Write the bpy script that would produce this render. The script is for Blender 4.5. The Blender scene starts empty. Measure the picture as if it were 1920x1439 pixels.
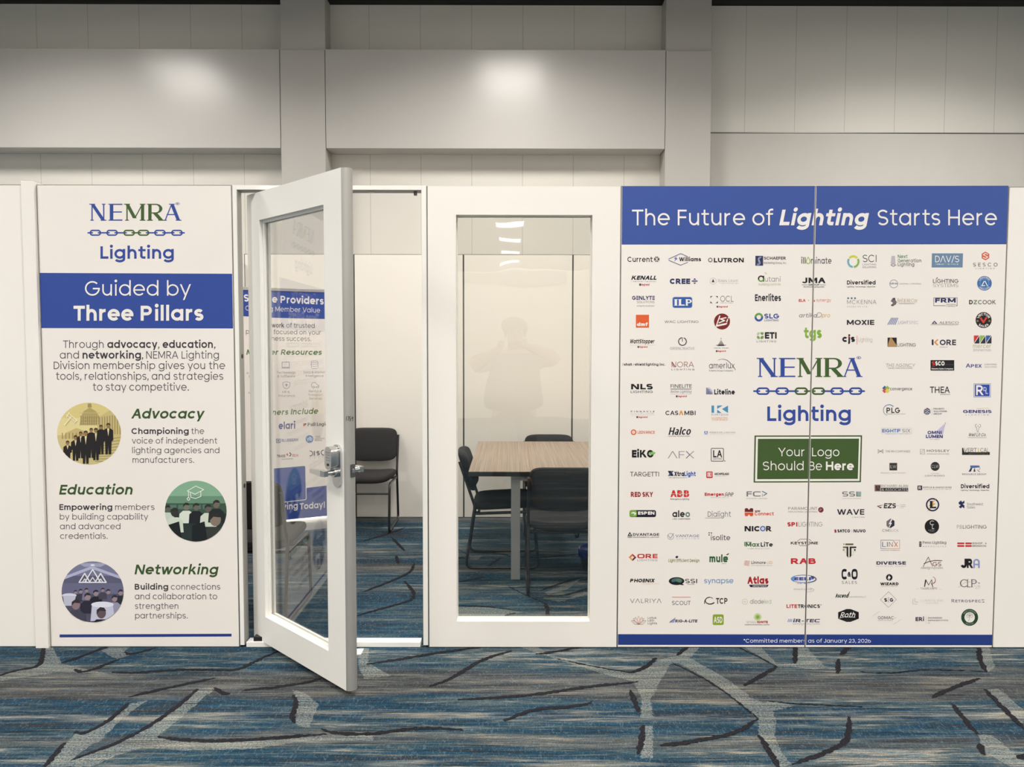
import bpy, bmesh, math, random
import numpy as np
from mathutils import Vector, Matrix

# ------------------------------------------------------------------ camera, world, exposure
S = bpy.context.scene
COL = S.collection
F_PX = 1411.7
CAM = np.array([-.0684, -3.92, 1.614])
YAW, PITCH, ROLL = .002, -.053, .0018
_F = np.array([math.sin(YAW)*math.cos(PITCH), math.cos(YAW)*math.cos(PITCH), math.sin(PITCH)])
_R = np.cross(_F, [0, 0, 1]); _R /= np.linalg.norm(_R)
_U = np.cross(_R, _F)
CR = _R*math.cos(ROLL) + _U*math.sin(ROLL)
CU = -_R*math.sin(ROLL) + _U*math.cos(ROLL)
cd = bpy.data.cameras.new('camera')
cd.sensor_width = 36.0
cd.lens = F_PX/1920*36
cd.clip_start = .005
cd.clip_end = 200
co = bpy.data.objects.new('camera', cd)
COL.objects.link(co)
co.matrix_world = Matrix(((CR[0], CU[0], -_F[0], CAM[0]), (CR[1], CU[1], -_F[1], CAM[1]), (CR[2], CU[2], -_F[2], CAM[2]), (0, 0, 0, 1)))
S.camera = co
w = bpy.data.worlds.new('world'); S.world = w; w.use_nodes = True
w.node_tree.nodes['Background'].inputs[0].default_value = (.9, .93, 1, 1)
w.node_tree.nodes['Background'].inputs[1].default_value = .02
S.view_settings.view_transform = 'Standard'
S.view_settings.look = 'None'
S.view_settings.gamma = 1
S.view_settings.use_curve_mapping = False
S.view_settings.exposure = -0.36
S.cycles.use_denoising = True
S.cycles.max_bounces = 10
LAMP = 132.0                     # watts of each ceiling light
SPREAD = 147                     # its louvres cut the light off towards the sides
GLOW = 19.0                      # what shows of the lit diffuser itself
LAMP_COL = (1.0, .945, .875)
rnd = random.Random(7)

# ------------------------------------------------------------------ places: where a line of sight meets a plane
def rays(x, y):
    x = np.asarray(x, float); y = np.asarray(y, float)
    return _F + CR*((x-960)/F_PX)[..., None] - CU*((y-719.5)/F_PX)[..., None]
class Plane:
    def __init__(s, p, n): s.p = np.array(p, float); s.n = np.array(n, float); s.n /= np.linalg.norm(s.n)
    def at(s, pts, lift=0.0):
        pts = np.asarray(pts, float); v = rays(pts[..., 0], pts[..., 1])
        p = s.p + s.n*lift
        t = ((p-CAM) @ s.n)/(v @ s.n)
        return CAM + v*t[..., None]
FLOOR = Plane((0, 0, 0), (0, 0, 1))
FRONT = Plane((0, 0, 0), (0, -1, 0))

# ------------------------------------------------------------------ materials
def lin(c):
    c = c/255.0
    return c/12.92 if c <= .04045 else ((c+.055)/1.055)**2.4
def mat(name, base, rough=.5, metal=0.0, spec=.5, coat=0.0):
    m = bpy.data.materials.new(name); m.use_nodes = True
    b = m.node_tree.nodes['Principled BSDF']
    b.inputs['Base Color'].default_value = (*base, 1)
    b.inputs['Roughness'].default_value = rough
    b.inputs['Metallic'].default_value = metal
    b.inputs['Specular IOR Level'].default_value = spec
    b.inputs['Coat Weight'].default_value = coat
    return m
def N(m, t, **k):
    n = m.node_tree.nodes.new(t)
    for a, v in k.items(): setattr(n, a, v)
    return n
def L(m, a, b): m.node_tree.links.new(a, b)
def speckle(m, scale, amount, stretch=(1, 1, 1), bump=0.0):
    """slight natural unevenness of a surface's colour and relief"""
    b = m.node_tree.nodes['Principled BSDF']
    base = tuple(b.inputs['Base Color'].default_value)
    tc = N(m, 'ShaderNodeTexCoord'); mp = N(m, 'ShaderNodeMapping'); mp.inputs['Scale'].default_value = stretch
    no = N(m, 'ShaderNodeTexNoise'); no.inputs['Scale'].default_value = scale; no.inputs['Detail'].default_value = 4
    L(m, tc.outputs['Object'], mp.inputs[0]); L(m, mp.outputs[0], no.inputs['Vector'])
    mx = N(m, 'ShaderNodeMix', data_type='RGBA')
    mx.inputs[6].default_value = tuple(c*(1-amount) for c in base[:3])+(1,)
    mx.inputs[7].default_value = tuple(min(1, c*(1+amount)) for c in base[:3])+(1,)
    L(m, no.outputs['Fac'], mx.inputs[0]); L(m, mx.outputs[2], b.inputs['Base Color'])
    if bump:
        bp = N(m, 'ShaderNodeBump'); bp.inputs['Strength'].default_value = bump; bp.inputs['Distance'].default_value = .002
        L(m, no.outputs['Fac'], bp.inputs['Height']); L(m, bp.outputs[0], b.inputs['Normal'])
    return m
PAPER_LIN = .80
def ink(c):
    """pigment as it looks on the white board under the hall light"""
    k = (lin(236), lin(230), lin(221)); wht = (.80, .775, .735)
    return tuple(min(.85, lin(v)/kk*ww) for v, kk, ww in zip(c, k, wht))
_inks = {}
def INK(c):
    c = tuple(int(v) for v in c)
    if c not in _inks: _inks[c] = mat('print_%02x%02x%02x' % c, ink(c), .55, spec=.3)
    return _inks[c]
M = {}
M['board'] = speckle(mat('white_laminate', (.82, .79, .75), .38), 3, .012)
M['graphic'] = mat('printed_board', (.81, .77, .735), .5, spec=.35)
M['frame_white'] = mat('white_lacquer', (.83, .82, .785), .3)
M['alu'] = speckle(mat('aluminium', (.44, .43, .405), .5, .6), 9, .12, (1, 1, .3))
M['alu_dark'] = mat('dark_aluminium', (.16, .155, .15), .42, .8)
M['gap'] = mat('seam_profile', (.34, .33, .315), .35, .9)
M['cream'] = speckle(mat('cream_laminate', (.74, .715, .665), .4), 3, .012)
M['back_gap'] = mat('dark_seam', (.10, .098, .095), .4, .6)
M['chrome'] = mat('satin_chrome', (.62, .62, .62), .24, 1.0)
M['black_metal'] = mat('black_metal', (.012, .012, .013), .35)
M['fabric'] = speckle(mat('black_fabric', (.020, .0195, .020), .9, spec=.25), 420, .45, bump=.35)
M['black_edge'] = mat('black_edge', (.014, .014, .015), .4)
M['steel'] = speckle(mat('grey_steel', (.33, .335, .34), .45, .35), 60, .05, (1, 1, .05))
M['blue_plastic'] = mat('blue_plastic', (.01, .022, .20), .25)
M['black_plastic'] = mat('black_plastic', (.012, .012, .013), .4)
M['white_paper'] = mat('white_paper', (.88, .87, .85), .6)  # reflected light on the carpet, put into a plain white colour
M['beige_paint'] = speckle(mat('beige_paint', (.54, .527, .505), .25, spec=.5), 2.2, .02)
M['pillar_paint'] = mat('pillar_paint', (.52, .505, .48), .42)
M['dark_ceiling'] = mat('dark_ceiling', (.012, .012, .013), .9)
M['hall_wall'] = speckle(mat('hall_wall', (.57, .553, .52), .7), 5, .03)
M['opposite'] = mat('white_partition', (.80, .78, .74), .6)
M['soffit_grey'] = mat('soffit_grey', (.30, .29, .27), .7)
M['skin'] = mat('skin', (.50, .30, .22), .55)
M['shirt'] = speckle(mat('grey_shirt', (.10, .10, .11), .9), 80, .1)
M['trousers'] = mat('dark_trousers', (.05, .05, .06), .9)
M['hair'] = mat('grey_hair', (.16, .14, .12), .8)

def glass(name, wave, ior=1.5, TINT=(.975, .975, .965)):
    m = bpy.data.materials.new(name); m.use_nodes = True
    nt = m.node_tree; nt.nodes.clear()
    out = N(m, 'ShaderNodeOutputMaterial'); mix = N(m, 'ShaderNodeMixShader')
    tr = N(m, 'ShaderNodeBsdfTransparent'); tr.inputs[0].default_value = (*TINT, 1)
    gl = N(m, 'ShaderNodeBsdfGlossy'); gl.inputs['Roughness'].default_value = .0
    fr = N(m, 'ShaderNodeFresnel'); fr.inputs['IOR'].default_value = 1.5
    ge = N(m, 'ShaderNodeNewGeometry'); ma = N(m, 'ShaderNodeMath', operation='MULTIPLY_ADD')      # same mirror strength on both faces of the thin pane
    ma.inputs[1].default_value = 1/ior-ior; ma.inputs[2].default_value = ior
    L(m, ge.outputs['Backfacing'], ma.inputs[0]); L(m, ma.outputs[0], fr.inputs['IOR'])
    L(m, fr.outputs[0], mix.inputs[0]); L(m, tr.outputs[0], mix.inputs[1]); L(m, gl.outputs[0], mix.inputs[2]); L(m, mix.outputs[0], out.inputs[0])
    if wave:
        tc = N(m, 'ShaderNodeTexCoord'); no = N(m, 'ShaderNodeTexNoise')
        no.inputs['Scale'].default_value = 2.6; no.inputs['Detail'].default_value = 1.0
        L(m, tc.outputs['Object'], no.inputs['Vector'])
        bp = N(m, 'ShaderNodeBump'); bp.inputs['Strength'].default_value = wave; bp.inputs['Distance'].default_value = .01
        L(m, no.outputs['Fac'], bp.inputs['Height']); L(m, bp.outputs[0], gl.inputs['Normal']); 
    return m
M['glass'] = glass('clear_glass', 0.0, 1.62)
M['film_glass'] = glass('film_covered_glass', .16, 1.62, (.95, .95, .93))

def lamp_mat():
    m = bpy.data.materials.new('lit_diffuser'); m.use_nodes = True
    nt = m.node_tree; nt.nodes.clear()
    o = N(m, 'ShaderNodeOutputMaterial'); e = N(m, 'ShaderNodeEmission')
    e.inputs[0].default_value = (*LAMP_COL, 1); e.inputs[1].default_value = GLOW
    L(m, e.outputs[0], o.inputs[0])
    return m
M['lamp'] = lamp_mat()

def wood():
    m = mat('grey_brown_wood_laminate', (.4, .3, .2), .42)
    b = m.node_tree.nodes['Principled BSDF']
    tc = N(m, 'ShaderNodeTexCoord'); mp = N(m, 'ShaderNodeMapping'); mp.inputs['Scale'].default_value = (120, .55, 1)
    n1 = N(m, 'ShaderNodeTexNoise'); n1.inputs['Scale'].default_value = 1.6; n1.inputs['Detail'].default_value = 7; n1.inputs['Roughness'].default_value = .62
    L(m, tc.outputs['Object'], mp.inputs[0]); L(m, mp.outputs[0], n1.inputs['Vector'])
    r = N(m, 'ShaderNodeValToRGB'); e = r.color_ramp.elements
    e[0].position = .30; e[0].color = (.125, .092, .068, 1)
    e[1].position = .70; e[1].color = (.37, .29, .225, 1)
    x = e.new(.48); x.color = (.255, .195, .148, 1)
    L(m, n1.outputs['Fac'], r.inputs[0]); L(m, r.outputs[0], b.inputs['Base Color'])
    return m
M['wood'] = wood()

def carpet(name, kind):
    """streaky woven carpet; 'pale' is the bleached weave of its light bands, 'line' the black pile strokes"""
    m = mat(name, (.1, .1, .1), .95, spec=.1)
    b = m.node_tree.nodes['Principled BSDF']
    tc = N(m, 'ShaderNodeTexCoord')
    def noise(sx, sy, detail=3, rough=.6, dist=0.0, off=(0, 0, 0)):
        mp = N(m, 'ShaderNodeMapping'); mp.inputs['Scale'].default_value = (sx, sy, 1); mp.inputs['Location'].default_value = off
        n = N(m, 'ShaderNodeTexNoise'); n.inputs['Scale'].default_value = 1; n.inputs['Detail'].default_value = detail
        n.inputs['Roughness'].default_value = rough; n.inputs['Distortion'].default_value = dist
        L(m, tc.outputs['Object'], mp.inputs[0]); L(m, mp.outputs[0], n.inputs['Vector'])
        return n.outputs['Fac']
    def math_(op, a, b_=None, c=None, clamp=False):
        n = N(m, 'ShaderNodeMath', operation=op); n.use_clamp = clamp
        for i, v in enumerate((a, b_, c)):
            if v is None: continue
            if isinstance(v, (int, float)): n.inputs[i].default_value = v
            else: L(m, v, n.inputs[i])
        return n.outputs[0]
    def ramp(f, stops):
        r = N(m, 'ShaderNodeValToRGB'); e = r.color_ramp.elements
        e[0].position, e[0].color = stops[0][0], (*stops[0][1], 1)
        e[1].position, e[1].color = stops[-1][0], (*stops[-1][1], 1)
        for p, c in stops[1:-1]:
            x = e.new(p); x.color = (*c, 1)
        L(m, f, r.inputs[0]); return r.outputs[0]
    def mixc(f, a, b_, blend='MIX'):
        n = N(m, 'ShaderNodeMix', data_type='RGBA', blend_type=blend)
        for i, v in ((0, f), (6, a), (7, b_)):
            if isinstance(v, (int, float)): n.inputs[i].default_value = v
            elif isinstance(v, tuple): n.inputs[i].default_value = (*v, 1)
            else: L(m, v, n.inputs[i])
        return n.outputs[2]
    if kind == 'line':
        f = noise(120, 190, 3, .7)
        L(m, ramp(f, [(.38, (.006, .006, .009)), (.62, (.022, .022, .027)), (.72, (.07, .075, .08))]), b.inputs['Base Color'])
        return m
    band = noise(.28, 3.6, 3, .6)                 # long bands of hue
    mid = noise(1.6, 19, 4, .68, off=(3, 1, 0))   # strokes
    fine = noise(5, 120, 3, .75, off=(7, 2, 0))   # yarn rows
    thread = noise(2.2, 230, 2, .6, off=(1, 5, 0))  # single dark threads
    tuft = noise(190, 170, 2, .7)                 # tufts
    hsh = noise(95, 40, 2, .6, 1.2)               # slanting flecks
    v = math_('ADD', math_('MULTIPLY', band, .46), math_('ADD', math_('MULTIPLY', mid, .56), math_('MULTIPLY', fine, .40)))
    v = math_('MULTIPLY_ADD', math_('SUBTRACT', v, .71), 3.2, .45)
    NAVY, BLUE, SKY = (.008, .029, .052), (.011, .058, .110), (.040, .120, .178)
    TEAL, GREY, CREAM, DARK = (.034, .066, .080), (.120, .135, .132), (.36, .325, .26), (.032, .035, .038)
    base = ramp(v, [(.06, DARK), (.20, NAVY), (.32, BLUE), (.42, (.020, .052, .082)), (.50, TEAL), (.57, (.085, .105, .108)), (.63, (.040, .092, .135)), (.71, GREY), (.82, CREAM), (.94, SKY)])
    # broad brown-grey bands
    bb = noise(.10, 2.1, 2, .5, off=(11, 5.3, 0))
    br = ramp(mid, [(.30, (.032, .033, .034)), (.46, (.075, .075, .072)), (.56, (.13, .122, .108)), (.74, (.26, .235, .19))])
    bmask = math_('MULTIPLY_ADD', bb, 9.0, -4.6, clamp=True)
    # the repeat's grey-brown and cream bands run across the room
    sp = N(m, 'ShaderNodeSeparateXYZ'); L(m, tc.outputs['Object'], sp.inputs[0])
    wob = math_('MULTIPLY_ADD', math_('SUBTRACT', noise(.9, 3.0, 3, .6, off=(2, 9, 0)), .5), .30, sp.outputs[1])
    yy = math_('MULTIPLY_ADD', wob, 1/1.2, 1.0)
    G0, G1 = (0, 0, 0), (1, 1, 1)
    bmask = math_('MAXIMUM', math_('MULTIPLY', bmask, math_('GREATER_THAN', sp.outputs[1], .1)), ramp(yy, [(.0, G0), (.16, G0), (.19, (.7,)*3), (.235, (.7,)*3), (.27, G0), (.50, G0), (.54, G1), (.66, G1), (.74, (.75,)*3), (.80, G0), (.99, G0)]))
    cmask = ramp(yy, [(.0, G0), (.06, G0), (.085, (.8,)*3), (.11, G0), (.335, G0), (.37, (.75,)*3), (.40, (.65,)*3), (.44, G0), (.9, G0)])
    bmask = math_('MULTIPLY', bmask, math_('MULTIPLY_ADD', fine, 3.0, -.75, clamp=True))
    base = mixc(bmask, base, br)
    base = mixc(math_('MULTIPLY', cmask, math_('MULTIPLY_ADD', mid, 5.0, -2.2, clamp=True)), base, ramp(fine, [(.35, (.16, .16, .145)), (.62, (.42, .385, .32))]))
    # flecks of pale yarn
    fl = math_('MULTIPLY_ADD', hsh, 6.0, -3.2, clamp=True)
    base = mixc(math_('MULTIPLY', fl, .34), base, (.21, .25, .25))
    if kind == 'pale':
        gr = noise(120, 120, 2, .7, off=(4, 4, 0))
        base = mixc(math_('MULTIPLY_ADD', gr, 2.6, -.86, clamp=True), base, ramp(mid, [(.3, (.21, .245, .24)), (.55, (.28, .295, .27)), (.7, (.40, .385, .31))]))
    # dark threads between the yarn rows, and the tufts' own light and dark
    base = mixc(math_('MULTIPLY_ADD', thread, -10.0, 4.55, clamp=True), base, (.012, .014, .017))
    tv = math_('MULTIPLY_ADD', tuft, 2.3, -.26)
    tcomb = N(m, 'ShaderNodeCombineColor'); [L(m, tv, tcomb.inputs[i]) for i in range(3)]
    base = mixc(.8, base, tcomb.outputs[0], 'MULTIPLY')
    L(m, base, b.inputs['Base Color'])
    bp = N(m, 'ShaderNodeBump'); bp.inputs['Strength'].default_value = .5; bp.inputs['Distance'].default_value = .004
    L(m, tuft, bp.inputs['Height']); L(m, bp.outputs[0], b.inputs['Normal'])
    return m
M['carpet'] = carpet('streaked_carpet', 'base')
M['carpet_pale'] = carpet('pale_carpet_weave', 'pale')
M['carpet_line'] = carpet('black_carpet_stroke', 'line')

def vinyl(x0, pitch):
    m = mat('beige_vinyl_wall', (.62, .60, .555), .6, spec=.35)
    b = m.node_tree.nodes['Principled BSDF']
    tc = N(m, 'ShaderNodeTexCoord'); sx = N(m, 'ShaderNodeSeparateXYZ'); L(m, tc.outputs['Object'], sx.inputs[0])
    a = N(m, 'ShaderNodeMath', operation='SUBTRACT'); a.inputs[1].default_value = x0; L(m, sx.outputs[0], a.inputs[0])
    d = N(m, 'ShaderNodeMath', operation='DIVIDE'); d.inputs[1].default_value = pitch; L(m, a.outputs[0], d.inputs[0])
    f = N(m, 'ShaderNodeMath', operation='FRACT'); L(m, d.outputs[0], f.inputs[0])
    lt = N(m, 'ShaderNodeMath', operation='LESS_THAN'); lt.inputs[1].default_value = .012; L(m, f.outputs[0], lt.inputs[0])
    no = N(m, 'ShaderNodeTexNoise'); no.inputs['Scale'].default_value = 130; no.inputs['Detail'].default_value = 2; L(m, tc.outputs['Object'], no.inputs['Vector'])
    m0 = N(m, 'ShaderNodeMix', data_type='RGBA'); m0.inputs[6].default_value = (.70, .68, .63, 1); m0.inputs[7].default_value = (.76, .74, .69, 1); L(m, no.outputs['Fac'], m0.inputs[0])
    mx = N(m, 'ShaderNodeMix', data_type='RGBA'); mx.inputs[7].default_value = (.52, .50, .455, 1)
    L(m, lt.outputs[0], mx.inputs[0]); L(m, m0.outputs[2], mx.inputs[6]); L(m, mx.outputs[2], b.inputs['Base Color'])
    return m

# ------------------------------------------------------------------ building helpers
def new_obj(name, bm, mats, parent=None, smooth=False):
    me = bpy.data.meshes.new(name)
    bm.normal_update(); bm.to_mesh(me); bm.free()
    for m_ in (mats if isinstance(mats, (list, tuple)) else [mats]): me.materials.append(m_)
    if smooth:
        for p in me.polygons: p.use_smooth = True
        me.set_sharp_from_angle(angle=math.radians(40))
    o = bpy.data.objects.new(name, me); COL.objects.link(o)
    if parent: o.parent = parent
    return o
def empty(name, loc=(0, 0, 0), rz=0.0):
    o = bpy.data.objects.new(name, None); COL.objects.link(o)
    o.location = loc; o.rotation_euler = (0, 0, rz); o.empty_display_size = .1
    return o
def tag(o, label=None, cat=None, group=None, kind=None):
    if label: o['label'] = label
    if cat: o['category'] = cat; o['kind'] = 'thing'
    if group: o['group'] = group
    if kind: o['kind'] = kind
    return o
def box(bm, x0, x1, y0, y1, z0, z1, bev=0.0, mi=0, seg=2):
    vs = [bm.verts.new((x, y, z)) for z in (z0, z1) for y in (y0, y1) for x in (x0, x1)]
    q = ((0, 2, 3, 1), (4, 5, 7, 6), (0, 1, 5, 4), (2, 6, 7, 3), (0, 4, 6, 2), (1, 3, 7, 5))
    fs = [bm.faces.new([vs[i] for i in f]) for f in q]
    for f in fs: f.material_index = mi
    if bev:
        es = list({e for f in fs for e in f.edges})
        r = bmesh.ops.bevel(bm, geom=es, offset=bev, segments=seg, affect='EDGES', profile=.5)
        for f in r['faces']: f.material_index = mi
    return fs
def ring(bm, outer, inner, y0, y1):
    """flat frame with a rectangular hole, drawn in XZ and as thick as y0..y1"""
    (a, b, c, d), (e, f, g, h) = outer, inner
    o = [(a, c), (b, c), (b, d), (a, d)]; i = [(e, g), (f, g), (f, h), (e, h)]
    V = {}
    for k, pts in (('o', o), ('i', i)):
        for yy in (y0, y1): V[k, yy] = [bm.verts.new((x, yy, z)) for x, z in pts]
    for k in range(4):
        j = (k+1) % 4
        bm.faces.new((V['o', y0][k], V['o', y0][j], V['i', y0][j], V['i', y0][k]))
        bm.faces.new((V['o', y1][j], V['o', y1][k], V['i', y1][k], V['i', y1][j]))
        bm.faces.new((V['o', y0][j], V['o', y0][k], V['o', y1][k], V['o', y1][j]))
        bm.faces.new((V['i', y0][k], V['i', y0][j], V['i', y1][j], V['i', y1][k]))
def tube(bm, pts, r, seg=10, closed=False, cap=True):
    pts = [Vector(p) for p in pts]; n = len(pts); rings = []
    up = None
    for i, p in enumerate(pts):
        a = pts[i-1] if (i or closed) else p; b = pts[(i+1) % n] if (i < n-1 or closed) else p
        t = (b-a).normalized()
        if up is None:
            up = Vector((0, 0, 1)) if abs(t.z) < .9 else Vector((1, 0, 0))
        x = (up - t*up.dot(t)).normalized(); y = t.cross(x); up = x
        rr = r[i] if isinstance(r, (list, tuple)) else r
        rings.append([bm.verts.new(p + x*math.cos(k*2*math.pi/seg)*rr + y*math.sin(k*2*math.pi/seg)*rr) for k in range(seg)])
    m_ = n if closed else n-1
    for i in range(m_):
        A, B = rings[i], rings[(i+1) % n]
        for k in range(seg): bm.faces.new((A[k], A[(k+1) % seg], B[(k+1) % seg], B[k]))
    if cap and not closed:
        bm.faces.new(rings[0][::-1]); bm.faces.new(rings[-1])
def bend(pts, r, n=5):
    """round the corners of a path"""
    pts = [Vector(p) for p in pts]; out = [pts[0]]
    for i in range(1, len(pts)-1):
        p = pts[i]; a = (pts[i-1]-p); b = (pts[i+1]-p); d = min(r, a.length*.45, b.length*.45)
        p0 = p + a.normalized()*d; p1 = p + b.normalized()*d
        for k in range(n+1):
            t = k/n; out.append(p0*(1-t)**2 + p*2*t*(1-t) + p1*t*t)
    out.append(pts[-1]); return out
def lathe(bm, prof, c=(0, 0, 0), seg=28):
    rows = [[bm.verts.new((c[0]+r*math.cos(k*2*math.pi/seg), c[1]+r*math.sin(k*2*math.pi/seg), c[2]+z)) for k in range(seg)] for r, z in prof]
    for A, B in zip(rows, rows[1:]):
        for k in range(seg): bm.faces.new((A[k], A[(k+1) % seg], B[(k+1) % seg], B[k]))
    bm.faces.new(rows[0][::-1]); bm.faces.new(rows[-1])
def prism(bm, pts, y0, y1):
    a = [bm.verts.new((x, y0, z)) for x, z in pts]; b = [bm.verts.new((x, y1, z)) for x, z in pts]
    bm.faces.new(a); bm.faces.new(b[::-1]); n = len(pts)
    for i in range(n): bm.faces.new((a[(i+1) % n], a[i], b[i], b[(i+1) % n]))
    bmesh.ops.recalc_face_normals(bm, faces=bm.faces[:])
def copy_tree(o, parent=None):
    c = o.copy(); COL.objects.link(c)
    if parent: c.parent = parent
    for ch in list(o.children): copy_tree(ch, c)
    return c
def B(): return bmesh.new()
# ------------------------------------------------------------------ the hall: floor, walls, ceiling, ceiling lights
ZC = 5.17                         # height of the dark ceiling
YW = 4.2                          # the hall's back wall
YB = 3.93                         # front of its pillars and bulkheads
XL, XR, YF = -15.0, 15.0, -36.5
bm = B()
for p in ((XL, YF), (XR, YF), (XR, YW), (XL, YW)): bm.verts.new((*p, 0))
bm.faces.new(bm.verts[:])
_lv = [0]
def floor_poly(px, dz=.0006, mi=1):
    _lv[0] += 1; dz += _lv[0]*.00002
    pts = FLOOR.at(px); q = []
    for i in range(len(pts)):                     # the woven edge is ragged
        a, b = pts[i], pts[(i+1) % len(pts)]; l = float(np.linalg.norm(b-a)); n = max(1, int(l/.012))
        for k in range(n): q.append(a+(b-a)*k/n+np.array([rnd.uniform(-.005, .005), rnd.uniform(-.003, .003), 0])*(1 if k else 0))
    vs = [bm.verts.new((p[0], p[1], dz)) for p in q]
    f = bm.faces.new(vs); f.material_index = mi
    f.normal_update()
    if f.normal.z < 0: f.normal_flip()
def floor_line(px, width=.024, dz=.0012, taper=True):
    _lv[0] += 1; dz += _lv[0]*.00002
    P = FLOOR.at(px)[:, :2]
    # smooth and resample
    for _ in range(2):
        q = [P[0]]
        for a, b in zip(P, P[1:]): q += [a*.75+b*.25, a*.25+b*.75]
        P = np.array(q+[P[-1]])
    seg = np.linalg.norm(np.diff(P, axis=0), axis=1); s = np.concatenate([[0], np.cumsum(seg)])
    n = max(4, int(s[-1]/.012)); t = np.linspace(0, s[-1], n)
    X = np.stack([np.interp(t, s, P[:, 0]), np.interp(t, s, P[:, 1])], 1)
    T = np.gradient(X, axis=0); T /= np.linalg.norm(T, axis=1)[:, None]+1e-9; Nn = np.stack([-T[:, 1], T[:, 0]], 1)
    prev = None
    for i in range(n):
        u = i/(n-1); ww = width*(.35+.65*min(1, 5*min(u, 1-u)+.1)) if taper else width
        a = X[i]+Nn[i]*(ww/2+rnd.uniform(-.0045, .0045)); b_ = X[i]-Nn[i]*(ww/2+rnd.uniform(-.0045, .0045))
        cur = (bm.verts.new((a[0], a[1], dz)), bm.verts.new((b_[0], b_[1], dz)))
        if prev:
            f = bm.faces.new((prev[0], prev[1], cur[1], cur[0])); f.material_index = 2; f.normal_update()
            if f.normal.z < 0: f.normal_flip()
        prev = cur
def tr(pts, ox, k, oy): return [(ox+k*x, oy+k*y) for x, y in pts]
K = .3646
A_ = lambda *p: tr(p, 0, K, 1190)
B_ = lambda *p: tr(p, 640, K, 1190)
C_ = lambda *p: tr(p, 1220, K, 1190)
W_ = lambda *p: tr(p, 845, .1459, 960)
D_ = lambda *p: tr(p, 430, .396, 740)
for p in (A_((1110, 275), (1020, 283), (945, 352), (800, 458), (620, 560), (380, 648), (250, 683), (470, 683), (600, 625), (730, 585), (930, 598), (1300, 592), (1600, 545), (1920, 548), (1920, 520), (1600, 528), (1350, 548), (1130, 558), (920, 552), (808, 528), (930, 430)),
          A_((1505, 285), (1560, 300), (1640, 360), (1590, 480), (1530, 472), (1512, 430), (1530, 350)),
          A_((225, 60), (265, 60), (320, 152), (560, 205), (300, 195), (0, 240), (0, 216), (95, 188), (195, 172)),
          A_((430, 520), (550, 458), (675, 355), (760, 340), (620, 440), (520, 545), (470, 570), (390, 630), (330, 683), (235, 683), (335, 565), (390, 512)),
          A_((580, 60), (680, 60), (640, 90), (670, 108), (600, 130), (520, 85)),
          B_((1110, 130), (900, 60), (1000, 60), (1080, 108), (1490, 203), (1640, 130), (1730, 108), (1790, 60), (1850, 60), (1790, 125), (1700, 142), (1640, 240), (1590, 340), (1605, 430), (1540, 430), (1545, 330), (1500, 245), (1300, 190)),
          B_((90, 70), (140, 72), (140, 150), (260, 215), (120, 230), (85, 160)),
          B_((1555, 470), (1605, 470), (1600, 640), (1540, 640)),
          C_((40, 150), (85, 142), (210, 125), (420, 250), (520, 330), (620, 370), (645, 450), (640, 530), (680, 620), (730, 672), (690, 683), (660, 683), (600, 572), (555, 520), (555, 440), (448, 345), (305, 240), (150, 152)),
          C_((465, 60), (560, 60), (650, 150), (652, 168)), C_((652, 168), (650, 150), (745, 150), (752, 60), (800, 60), (840, 110), (905, 172), (850, 182), (720, 168)),
          C_((1690, 60), (1740, 60), (1770, 170), (1730, 200), (1700, 140)),
          C_((1720, 285), (1790, 280), (1920, 395), (1920, 480), (1830, 395)),
          C_((1680, 515), (1760, 522), (1920, 655), (1920, 683), (1850, 683), (1715, 610)),
          C_((600, 345), (750, 365), (640, 395), (540, 385)),
          W_((1200, 1040), (1500, 932), (1690, 850), (1500, 1000), (1240, 1070)), W_((1200, 1100), (1500, 1112), (1765, 1030), (1765, 1070), (1400, 1160), (1190, 1120)),
          W_((90, 1222), (480, 1232), (930, 1290), (850, 1312), (700, 1345), (90, 1345)), W_((250, 570), (420, 560), (340, 620), (240, 610))):
    floor_poly(p)
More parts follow.
